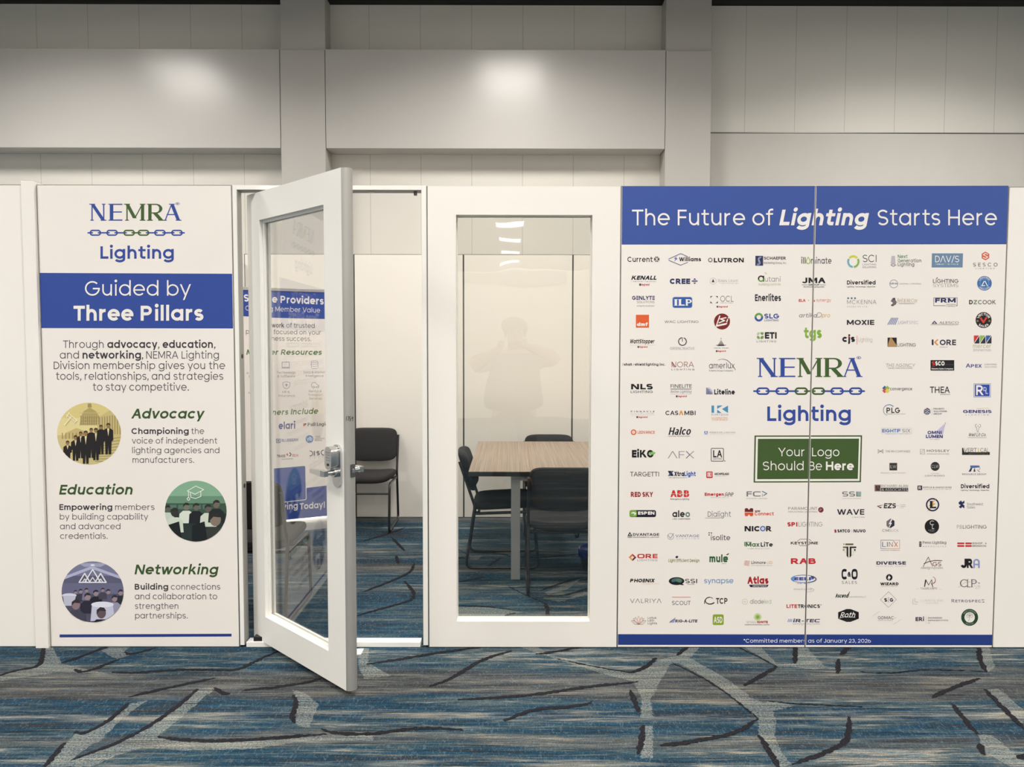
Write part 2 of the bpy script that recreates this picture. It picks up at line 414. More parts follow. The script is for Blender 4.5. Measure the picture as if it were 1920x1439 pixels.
for p in (A_((222, 60), (216, 140), (190, 170), (90, 185), (0, 212)), A_((560, 60), (420, 115), (315, 150)), A_((640, 92), (670, 107), (800, 70)),
          A_((385, 180), (430, 203), (610, 130)), A_((575, 195), (700, 200), (880, 183), (1080, 183), (1220, 188), (1290, 150), (1450, 78)),
          A_((1110, 225), (960, 255), (780, 295), (660, 325)), A_((1015, 283), (930, 360), (800, 455), (620, 555), (375, 643)),
          A_((665, 355), (550, 455), (430, 515), (385, 503)), A_((330, 560), (225, 690)), A_((1655, 230), (1500, 265), (1250, 290)),
          A_((1105, 275), (1130, 300), (1180, 310)), A_((812, 528), (920, 545), (1130, 552), (1350, 540), (1600, 520), (1680, 515)),
          A_((1505, 315), (1528, 350), (1500, 420), (1515, 460)), A_((1650, 487), (1720, 512), (1920, 517), (2080, 490), (2230, 482), (2380, 494)),
          B_((130, 155), (300, 130), (440, 105), (760, 60)), B_((875, 87), (720, 130), (560, 235), (450, 270)), B_((1000, 103), (1070, 97), (1260, 60)),
          B_((600, 337), (850, 325), (1050, 305), (1250, 272), (1525, 246)), B_((835, 447), (990, 385), (1220, 373), (1290, 348)),
          B_((1620, 122), (1560, 175), (1490, 200)), B_((1485, 288), (1530, 402)), B_((1555, 468), (1530, 618)),
          B_((1640, 574), (1770, 562), (1850, 545)), B_((1725, 110), (1790, 60)),
          C_((550, 437), (430, 520), (50, 575)), C_((650, 168), (480, 265)), C_((747, 60), (740, 152)), C_((1025, 60), (978, 107)), C_((966, 128), (962, 203)),
          C_((1692, 60), (1690, 130), (1728, 197)), C_((1692, 228), (1530, 285), (1445, 328)), C_((1720, 285), (1830, 400), (1935, 500)),
          C_((1020, 425), (1022, 530), (960, 590), (725, 672)), C_((555, 520), (610, 600), (660, 690)), C_((1550, 360), (1640, 470), (1682, 517)),
          C_((1690, 565), (1712, 622)), C_((1935, 618), (1890, 642)),
          W_((215, 520), (440, 538), (600, 530), (780, 580)), W_((640, 600), (560, 650), (450, 738)), W_((100, 905), (250, 880), (450, 840)),
          W_((1160, 1015), (1400, 930), (1690, 840)), W_((1190, 1080), (1450, 1090), (1790, 980)), W_((1200, 1170), (1250, 1250), (1240, 1400)), W_((690, 1345), (835, 1308)),
          W_((780, 580), (1150, 600), (1500, 560), (1760, 545)),
          D_((640, 935), (780, 880), (865, 840), (875, 800)), D_((600, 1050), (780, 1000), (895, 965), (830, 885)), D_((635, 695), (740, 665), (832, 632)), D_((770, 680), (830, 742)), D_((790, 765), (800, 802))):
    floor_line(p)
for p in (C_((105, 145), (310, 245), (450, 350), (552, 437)), C_((455, 70), (560, 120), (650, 168)), B_((1108, 128), (1300, 168), (1490, 200)), C_((1070, 195), (1220, 205), (1360, 185), (1560, 187), (1730, 193)),
          C_((600, 345), (750, 360), (1090, 375)), W_((740, 960), (990, 1090), (1200, 1172)), W_((90, 1210), (480, 1220), (910, 1282)), W_((90, 480), (160, 520), (240, 575), (90, 595))):
    floor_line(p, .009)
tag(new_obj('floor', bm, [M['carpet'], M['carpet_pale'], M['carpet_line']]), 'blue and grey streaked carpet with black curved strokes', kind='structure')

# back wall: three bays of vinyl with their own seams
bm = B()
for i, (a, b) in enumerate(((XL, -2.2), (-2.2, 1.8), (1.8, XR))):
    f = bm.faces.new([bm.verts.new(p) for p in ((a, YW, 0), (b, YW, 0), (b, YW, ZC), (a, YW, ZC))]); f.material_index = i
tag(new_obj('wall_back', bm, [vinyl(-4.526, .54), vinyl(.053, .54), vinyl(2.408, .53)]), 'beige vinyl wall with vertical seams', kind='structure')
def struct(name, label, boxes, m_, bev=.004):
    bm = B()
    for b in boxes: box(bm, *b, bev=bev)
    return tag(new_obj(name, bm, m_), label, kind='structure')
PX = [(-2.427, -1.971), (1.517, 1.982)]
struct('trim_1', 'painted pillar between the two wide bulkheads', [(PX[0][0], PX[0][1], YB, YW, 0, 4.605), (PX[0][0], PX[0][1], YB+.035, YW, 4.605, ZC)], M['pillar_paint'])
struct('trim_2', 'painted pillar right of the middle bulkhead', [(PX[1][0], PX[1][1], YB, YW, 0, 4.605), (PX[1][0], PX[1][1], YB+.035, YW, 4.605, ZC)], M['pillar_paint'])
struct('trim_3', 'glossy beige bulkhead above the sign with three pillars', [(XL, PX[0][0]-.006, YB, YW, 3.615, 4.61)], M['beige_paint'])
struct('trim_4', 'glossy beige bulkhead above the door and window panels', [(PX[0][1]+.006, PX[1][0]-.006, YB, YW, 3.615, 4.61)], M['beige_paint'])
struct('trim_5', 'smooth lower wall face right of the pillars', [(PX[1][1], XR, YW-.018, YW, 0, 3.845)], M['hall_wall'], .006)
struct('trim_6', 'painted pillar at the right edge of the wall', [(5.68, 6.15, YB, YW, 0, ZC)], M['pillar_paint'])
def quad(name, pts, m_, label):
    bm = B(); bm.faces.new([bm.verts.new(p) for p in pts]); return tag(new_obj(name, bm, m_), label, kind='structure')
quad('wall_left', [(XL, YF, 0), (XL, YW, 0), (XL, YW, ZC), (XL, YF, ZC)], M['hall_wall'], 'plain left wall of the hall')
quad('wall_right', [(XR, YW, 0), (XR, YF, 0), (XR, YF, ZC), (XR, YW, ZC)], M['hall_wall'], 'plain right wall of the hall')
quad('wall_front', [(XR, YF, 0), (XL, YF, 0), (XL, YF, ZC), (XR, YF, ZC)], M['hall_wall'], 'far wall of the hall seen only in the glass')
quad('ceiling', [(XL, YF, ZC), (XL, YW, ZC), (XR, YW, ZC), (XR, YF, ZC)], M['dark_ceiling'], 'dark hall ceiling')
struct('trim_8', 'dark joint line across the wall right of the pillars', [(PX[1][1], 5.68, YW-.0195, YW-.001, 3.846, 3.856)], M['alu_dark'], 0)
struct('wall_opposite', 'long white partition across the aisle, seen only in the glass', [(XL+.05, XR-.05, -12.1, -12.0, 0, 3.16)], M['opposite'])
struct('trim_7', 'grey header strip on the partition across the aisle', [(-1.03, 1.10, -12.0, -11.96, 2.88, 3.13)], M['soffit_grey'])

# ceiling lights on a square grid
bm = B(); ring(bm, (-.42, .42, -.57, .57), (-.38, .38, -.53, .53), -.03, .03)
bmesh.ops.rotate(bm, verts=bm.verts[:], cent=(0, 0, 0), matrix=Matrix.Rotation(math.pi/2, 3, 'X'))
root = empty('ceiling_light'); new_obj('light_frame', bm, M['frame_white'], root)
bm = B(); bm.faces.new([bm.verts.new(p) for p in ((-.38, -.53, 0), (-.38, .53, 0), (.38, .53, 0), (.38, -.53, 0))])
new_obj('diffuser', bm, M['lamp'], root)
ld = bpy.data.lights.new('ceiling_lamp', 'AREA'); ld.shape = 'RECTANGLE'; ld.size = .74; ld.size_y = 1.04; ld.energy = LAMP; ld.color = LAMP_COL; ld.spread = math.radians(SPREAD)
first = True
for i in range(-3, 4):
    for k in range(10):
        o = root if first else copy_tree(root); first = False
        o.location = (-.07+4.15*i, 1.75-3.95*k, ZC-.035)
        lo = bpy.data.objects.new('ceiling_lamp', ld); COL.objects.link(lo); lo.location = (-.07+4.15*i, 1.75-3.95*k, ZC-.04)
        tag(o, 'large lit ceiling light panel set in the dark hall ceiling', 'ceiling light', 'ceiling lights of the hall')

# ------------------------------------------------------------------ lettering: a drawn geometric alphabet of any weight
X_, C_H, A_H, D_H = .55, .70, .745, -.205
class Pen:
    """collects flat polygons of one glyph; w stroke width, sq squareness of rounds, con contrast, serif slabs"""
    def __init__(s, w, sq=2.0, con=0.0, serif=False): s.w, s.sq, s.con, s.serif, s.P, s.n = w, sq, con, serif, [], 0
    def put(s, q): s.P.append((q, s.n)); s.n += 1
    def V(s, x, y0, y1, w=None):
        h = (w or s.w)/2; s.put([(x-h, y0), (x+h, y0), (x+h, y1), (x-h, y1)])
        if s.serif:
            t = .035+.12*s.w*(1-s.con); e = .05+h
            for y, d in ((y0, 1), (y1, -1)):
                if abs(y) < .01 or abs(y-C_H) < .01 or abs(y-D_H) < .01: s.put([(x-e, y), (x+e, y), (x+e, y+t*d), (x-e, y+t*d)])
                elif abs(y-X_) < .01 or abs(y-A_H) < .01: s.put([(x-e, y), (x, y), (x, y+t*d), (x-e, y+t*d)])
    def H(s, y, x0, x1, w=None):
        h = (w or s.w)/2*(1-s.con*.75); s.put([(x0, y-h), (x1, y-h), (x1, y+h), (x0, y+h)])
    def D(s, x0, y0, x1, y1, w=None):
        w = w or s.w; up = (x1-x0)*(y1-y0) > 0
        if s.con: w = w*(1-.8*s.con) if up else w*1.05
        l = math.hypot(x1-x0, y1-y0); h = w/2*l/max(1e-6, abs(y1-y0))
        s.put([(x0-h, y0), (x0+h, y0), (x1+h, y1), (x1-h, y1)])
        if s.serif:
            t = .035; e = .045+h
            for x, y in ((x0, y0), (x1, y1)):
                if abs(y-C_H) < .01 or abs(y-X_) < .01: s.put([(x-e, y-t), (x+e, y-t), (x+e, y), (x-e, y)])
                elif abs(y) < .01: s.put([(x-e, y), (x+e, y), (x+e, y+t), (x-e, y+t)])
    def S(s, pts, closed=False):
        n = len(pts); q = []
        for i in range(n):
            a = pts[i-1] if (i or closed) else pts[0]; b = pts[(i+1) % n] if (i < n-1 or closed) else pts[-1]
            tx, ty = b[0]-a[0], b[1]-a[1]; l = math.hypot(tx, ty) or 1; tx /= l; ty /= l
            h = s.w/2*(1-s.con*.75*abs(tx)**1.6)
            q.append(((pts[i][0]-ty*h, pts[i][1]+tx*h), (pts[i][0]+ty*h, pts[i][1]-tx*h)))
        for i in range(n if closed else n-1):
            j = (i+1) % n; s.P.append(([q[i][0], q[i][1], q[j][1], q[j][0]], s.n))
        s.n += 1
    def arc(s, cx, cy, rx, ry, a0, a1, n=None):
        n = n or max(4, int(abs(a1-a0)/12)); o = []
        for k in range(n+1):
            a = math.radians(a0+(a1-a0)*k/n); c, d = math.cos(a), math.sin(a); e = 2.0/s.sq
            o.append((cx+rx*math.copysign(abs(c)**e, c), cy+ry*math.copysign(abs(d)**e, d)))
        return o
    def ell(s, cx, cy, rx, ry): s.S(s.arc(cx, cy, rx, ry, 0, 360, 30)[:-1], True)
    def dot(s, cx, cy, r): s.put([(cx+r*math.cos(k*math.pi/7), cy+r*math.sin(k*math.pi/7)) for k in range(14)])
def glyph(ch, w, sq=2.0, con=0.0, serif=False):
    p = Pen(w, sq, con, serif); h = w/2; hv = h*(1-con*.75)
    sb = .090-.20*w + (.03 if serif else 0); rb = .054-.15*w
    W = .53+.48*w; rx, ry = W/2-h, X_/2-hv
    if ch == ' ': return [], .26
    if ch in 'abdopqge' and not (serif and ch == 'a'):
        if ch in 'bp':
            x = sb+h; cx = x+rx; p.ell(cx, X_/2, rx, ry); p.V(x, 0 if ch == 'b' else D_H, A_H if ch == 'b' else X_); return p.P, sb+W+rb
        cx = rb+W/2; xr = rb+W-h
        if ch == 'e':
            p.S(p.arc(cx, X_/2, rx, ry, 0, 318)); p.H(X_/2, cx-rx, cx+rx+h*.95, w*.92); return p.P, W+2*rb
        p.ell(cx, X_/2, rx, ry)
        if ch == 'o': return p.P, W+2*rb
        if ch == 'a': p.V(xr, 0, X_)
        if ch == 'd': p.V(xr, 0, A_H)
        if ch == 'q': p.V(xr, D_H, X_)
        if ch == 'g':
            r2 = .20-hv; yc = D_H+hv+r2+.0
            p.S([(xr, X_), (xr, yc)]+p.arc(cx, yc, rx, r2, 0, -158)[1:])
        return p.P, rb+W+sb
    if ch == 'a':
        xr = rb+.42; p.V(xr, 0, X_-.12); p.S(p.arc(xr-.16, X_-.14, .16, .14-hv, 0, 150)); p.ell(xr-.17, .16, .17, .16-hv); return p.P, xr+h+sb
    if ch == 'c': p.S(p.arc(rb+W/2, X_/2, rx, ry, 42, 318)); return p.P, rb+W*.93+rb
    if ch in 'hnmr':
        x = sb+h; p.V(x, 0, A_H if ch == 'h' else X_)
        if ch == 'r': p.S(p.arc(x+.19+.2*w, X_-.24+hv*0, .19+.2*w, .24-hv, 180, 84)); return p.P, sb+.335+.3*w
        wn = .43+.50*w if ch != 'm' else .37+.55*w
        for k in range(2 if ch == 'm' else 1):
            x1 = x+wn-w; r = (x1-x)/2; yc = X_-hv-min(r*1.08, .27); p.S([(x1, 0), (x1, yc)]+p.arc((x+x1)/2, yc, r, X_-hv-yc, 0, 180)[1:])
            if serif: p.V(x1, 0, .02)
            x = x1
        return p.P, x+h+sb
    if ch == 'u':
        x = sb+h; wn = .43+.50*w; x1 = x+wn-w; r = (x1-x)/2; yc = hv+min(r*1.08, .27)
        p.S([(x, X_), (x, yc)]+p.arc((x+x1)/2, yc, r, yc-hv, 180, 360)[1:]); p.V(x1, 0, X_); return p.P, x1+h+sb
    if ch in 'sS':
        T = X_ if ch == 's' else C_H; Ws = (.38+.45*w) if ch == 's' else (.47+.45*w); c = rb+Ws/2+.005; r = (T-2*hv)/4; R = Ws/2-h
        p.S(p.arc(c, T-hv-r, R, r, 28, 270)[:-1]+p.arc(c, hv+r, R, r, 90, -152)); return p.P, Ws+2*rb+.01
    if ch == 't':
        x = rb+.10+h; p.S([(x, C_H)]+[(x, h+.10)]+p.arc(x+.11, h+.10*1, .11, .10, 180, 270)[1:]+[(x+.16+h, hv)]); p.H(X_-hv, x-.105-h, x+.165+h, w*.9); return p.P, x+.165+h+rb
    if ch == 'f':
        x = rb+.09+h; p.S([(x, 0), (x, A_H-hv-.11)]+p.arc(x+.12, A_H-hv-.11, .12, .11, 180, 90)[1:]+[(x+.155+h, A_H-hv)]); p.H(X_-hv, x-.10-h, x+.15+h, w*.9); return p.P, x+.155+h+rb*.6
    if ch == 'i': p.V(sb+h, 0, X_); p.dot(sb+h, X_+.155, .038+.38*w); return p.P, 2*sb+w
    if ch == 'j': x = sb+h+.03; p.S([(x, X_), (x, D_H+.12)]+p.arc(x-.12, D_H+.12, .12, .12-hv, 0, -90)[1:]); p.dot(x, X_+.155, .038+.38*w); return p.P, x+h+sb
    if ch == 'l': p.V(sb+h, 0, A_H); return p.P, 2*sb+w
    if ch in 'kK':
        T = X_ if ch == 'k' else C_H; a = A_H if ch == 'k' else C_H; x = sb+h; p.V(x, 0, a); e = x+h+(.27 if ch == 'k' else .37)+.5*w
        p.D(x+h+.02, T*.40, e-w*.7, T); p.D(x+h+.12+.2*w, T*.52, e, 0); return p.P, e+h+rb*.6
    if ch in 'vVyYwWxXzZ':
        T = X_ if ch.islower() else C_H; l = ch.lower(); q = {'v': .50, 'y': .50, 'w': .76, 'x': .46, 'z': .43}[l]*(1.0 if ch.islower() else 1.22)+.5*w
        a, b = rb*.35+h*1.1, rb*.35+q-h*1.1; c = (a+b)/2
        if l == 'v': p.D(a, T, c, 0); p.D(c, 0, b, T)
        elif ch == 'y': p.D(a, T, c, .03); p.D(c-(b-c)*.36, D_H, b, T)
        elif ch == 'Y': p.D(a, T, c, T*.42); p.D(c, T*.42, b, T); p.V(c, 0, T*.44)
        elif l == 'w':
            m1, m2 = a+(b-a)*.26, a+(b-a)*.74; p.D(a, T, m1, 0); p.D(m1, 0, c, T); p.D(c, T, m2, 0); p.D(m2, 0, b, T)
        elif l == 'x': p.D(a, T, b, 0); p.D(a, 0, b, T)
        else: p.H(T-hv, a-h, b+h); p.H(hv, a-h, b+h); p.D(a+h*.6, w*.9, b-h*.6, T-w*.9, w*1.1)
        return p.P, q+rb*.7
    if ch == 'A': q = .64+.5*w; c = q/2; p.D(h*1.15, 0, c, C_H); p.D(c, C_H, q-h*1.15, 0); p.H(.19+h, q*.2, q*.8, w*.9); return p.P, q
    if ch == 'Λ': q = .64+.5*w; c = q/2; p.D(h*1.15, 0, c, C_H); p.D(c, C_H, q-h*1.15, 0); return p.P, q
    if ch in 'BPR':
        x = sb+h; p.V(x, 0, C_H); top = C_H/2+(.02 if ch == 'B' else -.03); r = (C_H-top-hv)/2+h*0; e = x+.19+.25*w
        def bowl(y0, y1, ex):
            c = (y0+y1)/2; p.S([(x, y1-hv), (ex, y1-hv)]+p.arc(ex, c, (y1-y0)/2-hv+.02, (y1-y0)/2-hv, 90, -90)[1:]+[(x, y0+hv)])
        bowl(top-hv, C_H, e)
        if ch == 'B': bowl(0, top+hv, e+.03)
        if ch == 'R': p.D(e-.03, top, e+.20+.25*w, 0)
        return p.P, e+.22+.25*w+h+rb*.6
    if ch in 'CGOQ':
        q = .70+.25*w; p_rx, p_ry = q/2-h, C_H/2-hv; c = rb+q/2
        if ch in 'OQ': p.ell(c, C_H/2, p_rx, p_ry)
        else: p.S(p.arc(c, C_H/2, p_rx, p_ry, 42 if ch == 'C' else 45, 318 if ch == 'C' else 358))
        if ch == 'G': p.H(C_H/2-.01, c+.02, c+p_rx+h)
        if ch == 'Q': p.D(c+.05, .2, c+q/2, -.02)
        return p.P, q*(1 if ch in 'OGQ' else .95)+2*rb
    if ch == 'D': x = sb+h; p.V(x, 0, C_H); e = x+.16+.1*w; p.S([(x, C_H-hv), (e, C_H-hv)]+p.arc(e, C_H/2, C_H/2-hv, C_H/2-hv, 90, -90)[1:]+[(x, hv)]); return p.P, e+C_H/2-hv+h+rb
    if ch in 'EF':
        x = sb+h; p.V(x, 0, C_H); e = x+.34+.45*w
        p.H(C_H-hv, x, e); p.H(C_H/2+.01, x, e-.02)
        if ch == 'E': p.H(hv, x, e)
        return p.P, e+rb
    if ch == 'Ξ': x = sb; e = x+.40+.5*w; p.H(C_H-hv, x, e); p.H(C_H/2, x, e); p.H(hv, x, e); return p.P, e+rb
    if ch == 'L': x = sb+h; p.V(x, 0, C_H); p.H(hv, x, x+.31+.45*w); return p.P, x+.31+.45*w+rb
    if ch == 'H': x = sb+h; e = x+.45+.3*w; p.V(x, 0, C_H); p.V(e, 0, C_H); p.H(C_H/2, x, e); return p.P, e+h+sb
    if ch == 'I': p.V(sb+h, 0, C_H); return p.P, 2*sb+w
    if ch == 'J': x = rb+.30+.3*w; p.S([(x, C_H), (x, .17+hv)]+p.arc(x-.16, .17+hv, .16, .17, 0, -165)[1:]); return p.P, x+h+sb
    if ch == 'M': x = sb+h; e = x+.58+.35*w; c = (x+e)/2; p.V(x, 0, C_H, w*(1-.7*con)); p.V(e, 0, C_H); p.D(x, C_H, c, .10); p.D(c, .10, e, C_H); return p.P, e+h+sb
    if ch == 'N': x = sb+h; e = x+.46+.35*w; wv = w*(1-.7*con); p.V(x, 0, C_H, wv); p.V(e, 0, C_H, wv); p.D(x+h*.1, C_H, e-h*.1, 0); return p.P, e+h+sb
    if ch == 'T': q = .50+.4*w; c = rb*.4+q/2; p.V(c, 0, C_H); p.H(C_H-hv, c-q/2, c+q/2); return p.P, q+rb*.8
    if ch == 'U': x = sb+h; e = x+.44+.3*w; r = (e-x)/2; p.S([(x, C_H), (x, hv+r)]+p.arc((x+e)/2, hv+r, r, r, 180, 360)[1:]+[(e, C_H)]); return p.P, e+h+sb
    if ch == '0': p.ell(rb+.29, C_H/2, .27-h+.1*w, C_H/2-h); return p.P, .58+2*rb
    if ch == '1': p.V(.20, 0, C_H); p.D(.05, C_H-.16, .20, C_H); return p.P, .36
    if ch == '2': p.S(p.arc(.27, C_H-h-.19, .20-h*.5, .19, 170, -35)+[(.05, h)]); p.H(h, .03, .50); return p.P, .55
    if ch == '3': p.S(p.arc(.26, C_H-h-.15, .18, .15, 160, -90)); p.S(p.arc(.26, h+.175, .21-h*.3, .175, 90, -165)); return p.P, .55
    if ch == '4': p.D(.06, .2, .36, C_H); p.H(.17, .02, .54); p.V(.38, 0, C_H); return p.P, .57
    if ch == '5': p.H(C_H-h, .1, .46); p.V(.1+h, .34, C_H); p.S(p.arc(.25, h+.20, .21, .20, 135, -150)); return p.P, .54
    if ch == '6': p.ell(.28, h+.19, .23-h*.5, .19); p.S(p.arc(.36, .22, .31-h*.5, .45-h, 180, 115)); return p.P, .58
    if ch == '7': p.H(C_H-h, .03, .48); p.D(.12, 0, .44, C_H); return p.P, .5
    if ch == '8': p.ell(.28, C_H-h-.15, .17, .15); p.ell(.28, h+.18, .21, .18); return p.P, .56
    if ch == '9': p.ell(.28, C_H-h-.19, .23-h*.5, .19); p.S(p.arc(.20, .48, .31-h*.5, .45-h, 0, -65)); return p.P, .58
    if ch == '.': p.dot(sb+.03+.3*w, .035+.35*w, .035+.38*w); return p.P, .16+.4*w
    if ch == ',': p.dot(sb+.03+.3*w, .035+.35*w, .035+.38*w); p.D(sb, -.11, sb+.05+.3*w, .04, w*.8); return p.P, .17+.4*w
    if ch == '!': p.V(sb+.03+h, .2, C_H); p.dot(sb+.03+h, .05+.2*w, .035+.4*w); return p.P, 2*sb+.06+w
    if ch == '|': p.V(.13, -.06, C_H+.06, .05); return p.P, .26
    if ch == '-': p.H(.27, .06, .32); return p.P, .38
    if ch == '+': p.H(.33, .06, .5); p.V(.28, .11, .55); return p.P, .56
    if ch == '/': p.D(.03, -.05, .34, C_H+.02); return p.P, .37
    if ch == "'": p.V(.08, .5, C_H); return p.P, .16
    if ch == ':': p.dot(.09, .06, .06); p.dot(.09, .42, .06); return p.P, .18
    if ch == '*':
        for a in (0, 60, 120):
            c, d = math.cos(math.radians(a)), math.sin(math.radians(a)); p.S([(.16-c*.13, .56-d*.13), (.16+c*.13, .56+d*.13)])
        return p.P, .34
    if ch == '&': p.ell(.27, C_H-h-.14, .14, .14); p.S(p.arc(.25, h+.18, .21, .18, 60, 330)+[(.55, .36)]); p.D(.16, .5, .56, 0); return p.P, .6
    if ch == '®': p.w = .03; p.ell(.13, .58, .11, .11); p.S([(.10, .51), (.10, .65), (.15, .64), (.15, .59), (.10, .58), (.16, .51)]); return p.P, .28
    if ch == '°': p.ell(.1, .6, .07, .07); return p.P, .22
    return p.P, .3
_gc = {}
def layout(txt, w, sq=2.0, con=0.0, serif=False, track=0.0, small=0):
    """polygons of a line of text in em units and its inked extent; small>0 sets all but first letters of words as small capitals"""
    P, x = [], 0.0; prev = ' '
    for ch in txt:
        k = 1.0; c = ch
        if small and prev != ' ' and ch.isupper(): k = small
        key = (c, w/k, sq, con, serif)
        if key not in _gc: _gc[key] = glyph(c, w/k, sq, con, serif)
        g, adv = _gc[key]
        P += [([(x+a*k, b*k) for a, b in q], i) for q, i in g]; x += adv*k+track; prev = ch
    xs = [a for q, _ in P for a, _ in q]
    return P, min(xs), max(xs)
def clip_round(pts, cx, cy, rx, ry, n=48):
    """the part of a polygon inside an ellipse"""
    for k in range(n):
        a, b = 2*math.pi*k/n, 2*math.pi*(k+1)/n
        ax, ay, bx, by = cx+rx*math.cos(a), cy+ry*math.sin(a), cx+rx*math.cos(b), cy+ry*math.sin(b)
        f = lambda p: (bx-ax)*(p[1]-ay)-(by-ay)*(p[0]-ax)
        o = []
        for i in range(len(pts)):
            p, q = pts[i-1], pts[i]; fp, fq = f(p), f(q)
            if (fp >= 0) != (fq >= 0):
                t = fp/(fp-fq); o.append((p[0]+(q[0]-p[0])*t, p[1]+(q[1]-p[1])*t))
            if fq >= 0: o.append(q)
        pts = o
        if len(pts) < 3: return []
    return pts
class Art:
    """flat print on a plane, drawn in the photograph's measure and laid on the real surface; one mesh, one slot per ink"""
    def __init__(s, plane, ox=0, oy=0, k=1.0, lift=.0004): s.pl, s.lift, s.f, s.cols, s.layer, s.t, s.clipc, s.step = plane, lift, [], [], 0, (ox, oy, k), None, .0002
    def add(s, pts, c, layer=None, sub=None):
        if s.clipc: pts = clip_round(pts, *s.clipc)
        if len(pts) < 3: return
        if c not in s.cols: s.cols.append(c)
        ox, oy, k = s.t; pts = [(ox+k*x, oy+k*y) for x, y in pts]
        s.f.append((pts, s.cols.index(c), s.layer if layer is None else layer, 8+len(s.f) % 11 if sub is None else sub))
    def up(s): s.layer += 1; return s
    def text(s, txt, x0, x1, yb, cap, c, w=.09, slant=0.0, align='fit', tilt=0.0, ref=C_H, **k):
        """x0..x1 inked extent in px, yb baseline, cap height of capitals in px (ref em); align fit|l|c"""
        w = min(w, .175 if k.get('sq') else .195); P, a, b = layout(txt, w, **k); sy = cap/ref
        if align == 'fit':
            sx = (x1-x0-abs(slant)*cap*.0)/(b-a); ox = x0-a*sx
        else:
            sx = sy; ox = x0-a*sx if align == 'l' else x0-(a+b)/2*sx
        for q, i in P: s.add([(ox+u*sx+slant*v*sy, yb-v*sy+tilt*(ox+u*sx-x0)) for u, v in q], c, sub=i % 8)
        return ox+b*sx
    def arctext(s, txt, cx, cy, r, cap, c, a0, a1, w=.12, inside=False, **k):
        P, a, b = layout(txt, w, **k); sy = cap/C_H
        for q, i in P:
            o = []
            for u, v in q:
                t = math.radians(a0+(a1-a0)*(u-a)/(b-a)); rr = r-v*sy if inside else r+v*sy
                o.append((cx+rr*math.cos(t), cy-rr*math.sin(t)))
            s.add(o, c, sub=i % 8)
    def rect(s, x0, y0, x1, y1, c): s.add([(x0, y0), (x1, y0), (x1, y1), (x0, y1)], c)
    def poly(s, pts, c): s.add(list(pts), c)
    def rrect(s, x0, y0, x1, y1, r, c):
        o = []
        for cx, cy, a in ((x1-r, y0+r, -90), (x1-r, y1-r, 0), (x0+r, y1-r, 90), (x0+r, y0+r, 180)):
            o += [(cx+r*math.cos(math.radians(a+k*22.5)), cy+r*math.sin(math.radians(a+k*22.5))) for k in range(5)]
        s.add(o, c)
    def frame(s, x0, y0, x1, y1, t, c):
        for r in ((x0, y0, x1, y0+t), (x0, y1-t, x1, y1), (x0, y0, x0+t, y1), (x1-t, y0, x1, y1)): s.rect(*r, c)
    def line(s, pts, t, c, closed=False):
        n = len(pts)
        for i in range(n if closed else n-1):
            (a, b), (d, e) = pts[i], pts[(i+1) % n]; l = math.hypot(d-a, e-b) or 1; nx, ny = -(e-b)/l*t/2, (d-a)/l*t/2; ex, ey = (d-a)/l*t*.3, (e-b)/l*t*.3
            s.add([(a+nx-ex, b+ny-ey), (a-nx-ex, b-ny-ey), (d-nx+ex, e-ny+ey), (d+nx+ex, e+ny+ey)], c)
    def disc(s, cx, cy, rx, c, ry=None, n=36): s.add([(cx+rx*math.cos(k*2*math.pi/n), cy+(ry or rx)*math.sin(k*2*math.pi/n)) for k in range(n)], c)
    def arc(s, cx, cy, rx, ry, a0, a1, t, c, n=28, t1=None):
        o = []
        for k in range(n+1):
            a = math.radians(a0+(a1-a0)*k/n); h = (t+((t1 if t1 is not None else t)-t)*k/n)/2
            o.append(((cx+(rx-h)*math.cos(a), cy-(ry-h)*math.sin(a)), (cx+(rx+h)*math.cos(a), cy-(ry+h)*math.sin(a))))
        for p, q in zip(o, o[1:]): s.add([p[0], p[1], q[1], q[0]], c)
    def fuzz(s, x0, x1, y, h, c, seed=1):
        """lettering too small to read: a row of tiny strokes"""
        r = random.Random(int(x0+y)+seed); x = x0
        while x < x1:
            if r.random() < .16: x += h*.7; continue
            d = h*r.uniform(.12, .2); s.rect(x, y-h/2*r.choice((1, 1, 1.3)), x+d, y+h/2, c)
            if r.random() < .6: s.rect(x, y+h*r.choice((-.4, 0, .35)), x+h*.5, y+h*r.choice((-.4, 0, .35))+h*.16, c)
            x += h*r.uniform(.5, .75)
    def done(s, name, parent, clip=None, label=None, mats=None):
        """clip=(x_min, x_max) keeps the print within its board"""
        bm = B()
        for pts, mi, ly, sub in s.f:
            W = s.pl.at(pts, s.lift+ly*s.step+sub*s.step*.05)
            vs = [bm.verts.new(p) for p in W]
            try: f = bm.faces.new(vs)
            except ValueError: continue
            f.material_index = mi
            f.normal_update()
            if len(vs) > 4: bmesh.ops.triangulate(bm, faces=[f])
        if clip:
            for x, sgn in ((clip[0], -1), (clip[1], 1)):
                if x is None: continue
                bmesh.ops.bisect_plane(bm, geom=bm.verts[:]+bm.edges[:]+bm.faces[:], plane_co=(x, 0, 0), plane_no=(sgn, 0, 0), clear_outer=True)
        if not bm.faces: bm.free(); return None
        nn = Vector(s.pl.n)
        for f in bm.faces:
            f.normal_update()
            if f.normal.dot(nn) < 0: f.normal_flip()
        o = new_obj(name, bm, [INK(c) for c in s.cols])
        if parent:
            bpy.context.view_layer.update()
            o.parent = parent; o.matrix_parent_inverse = parent.matrix_world.inverted()
        if label: o['label'] = label
        return o

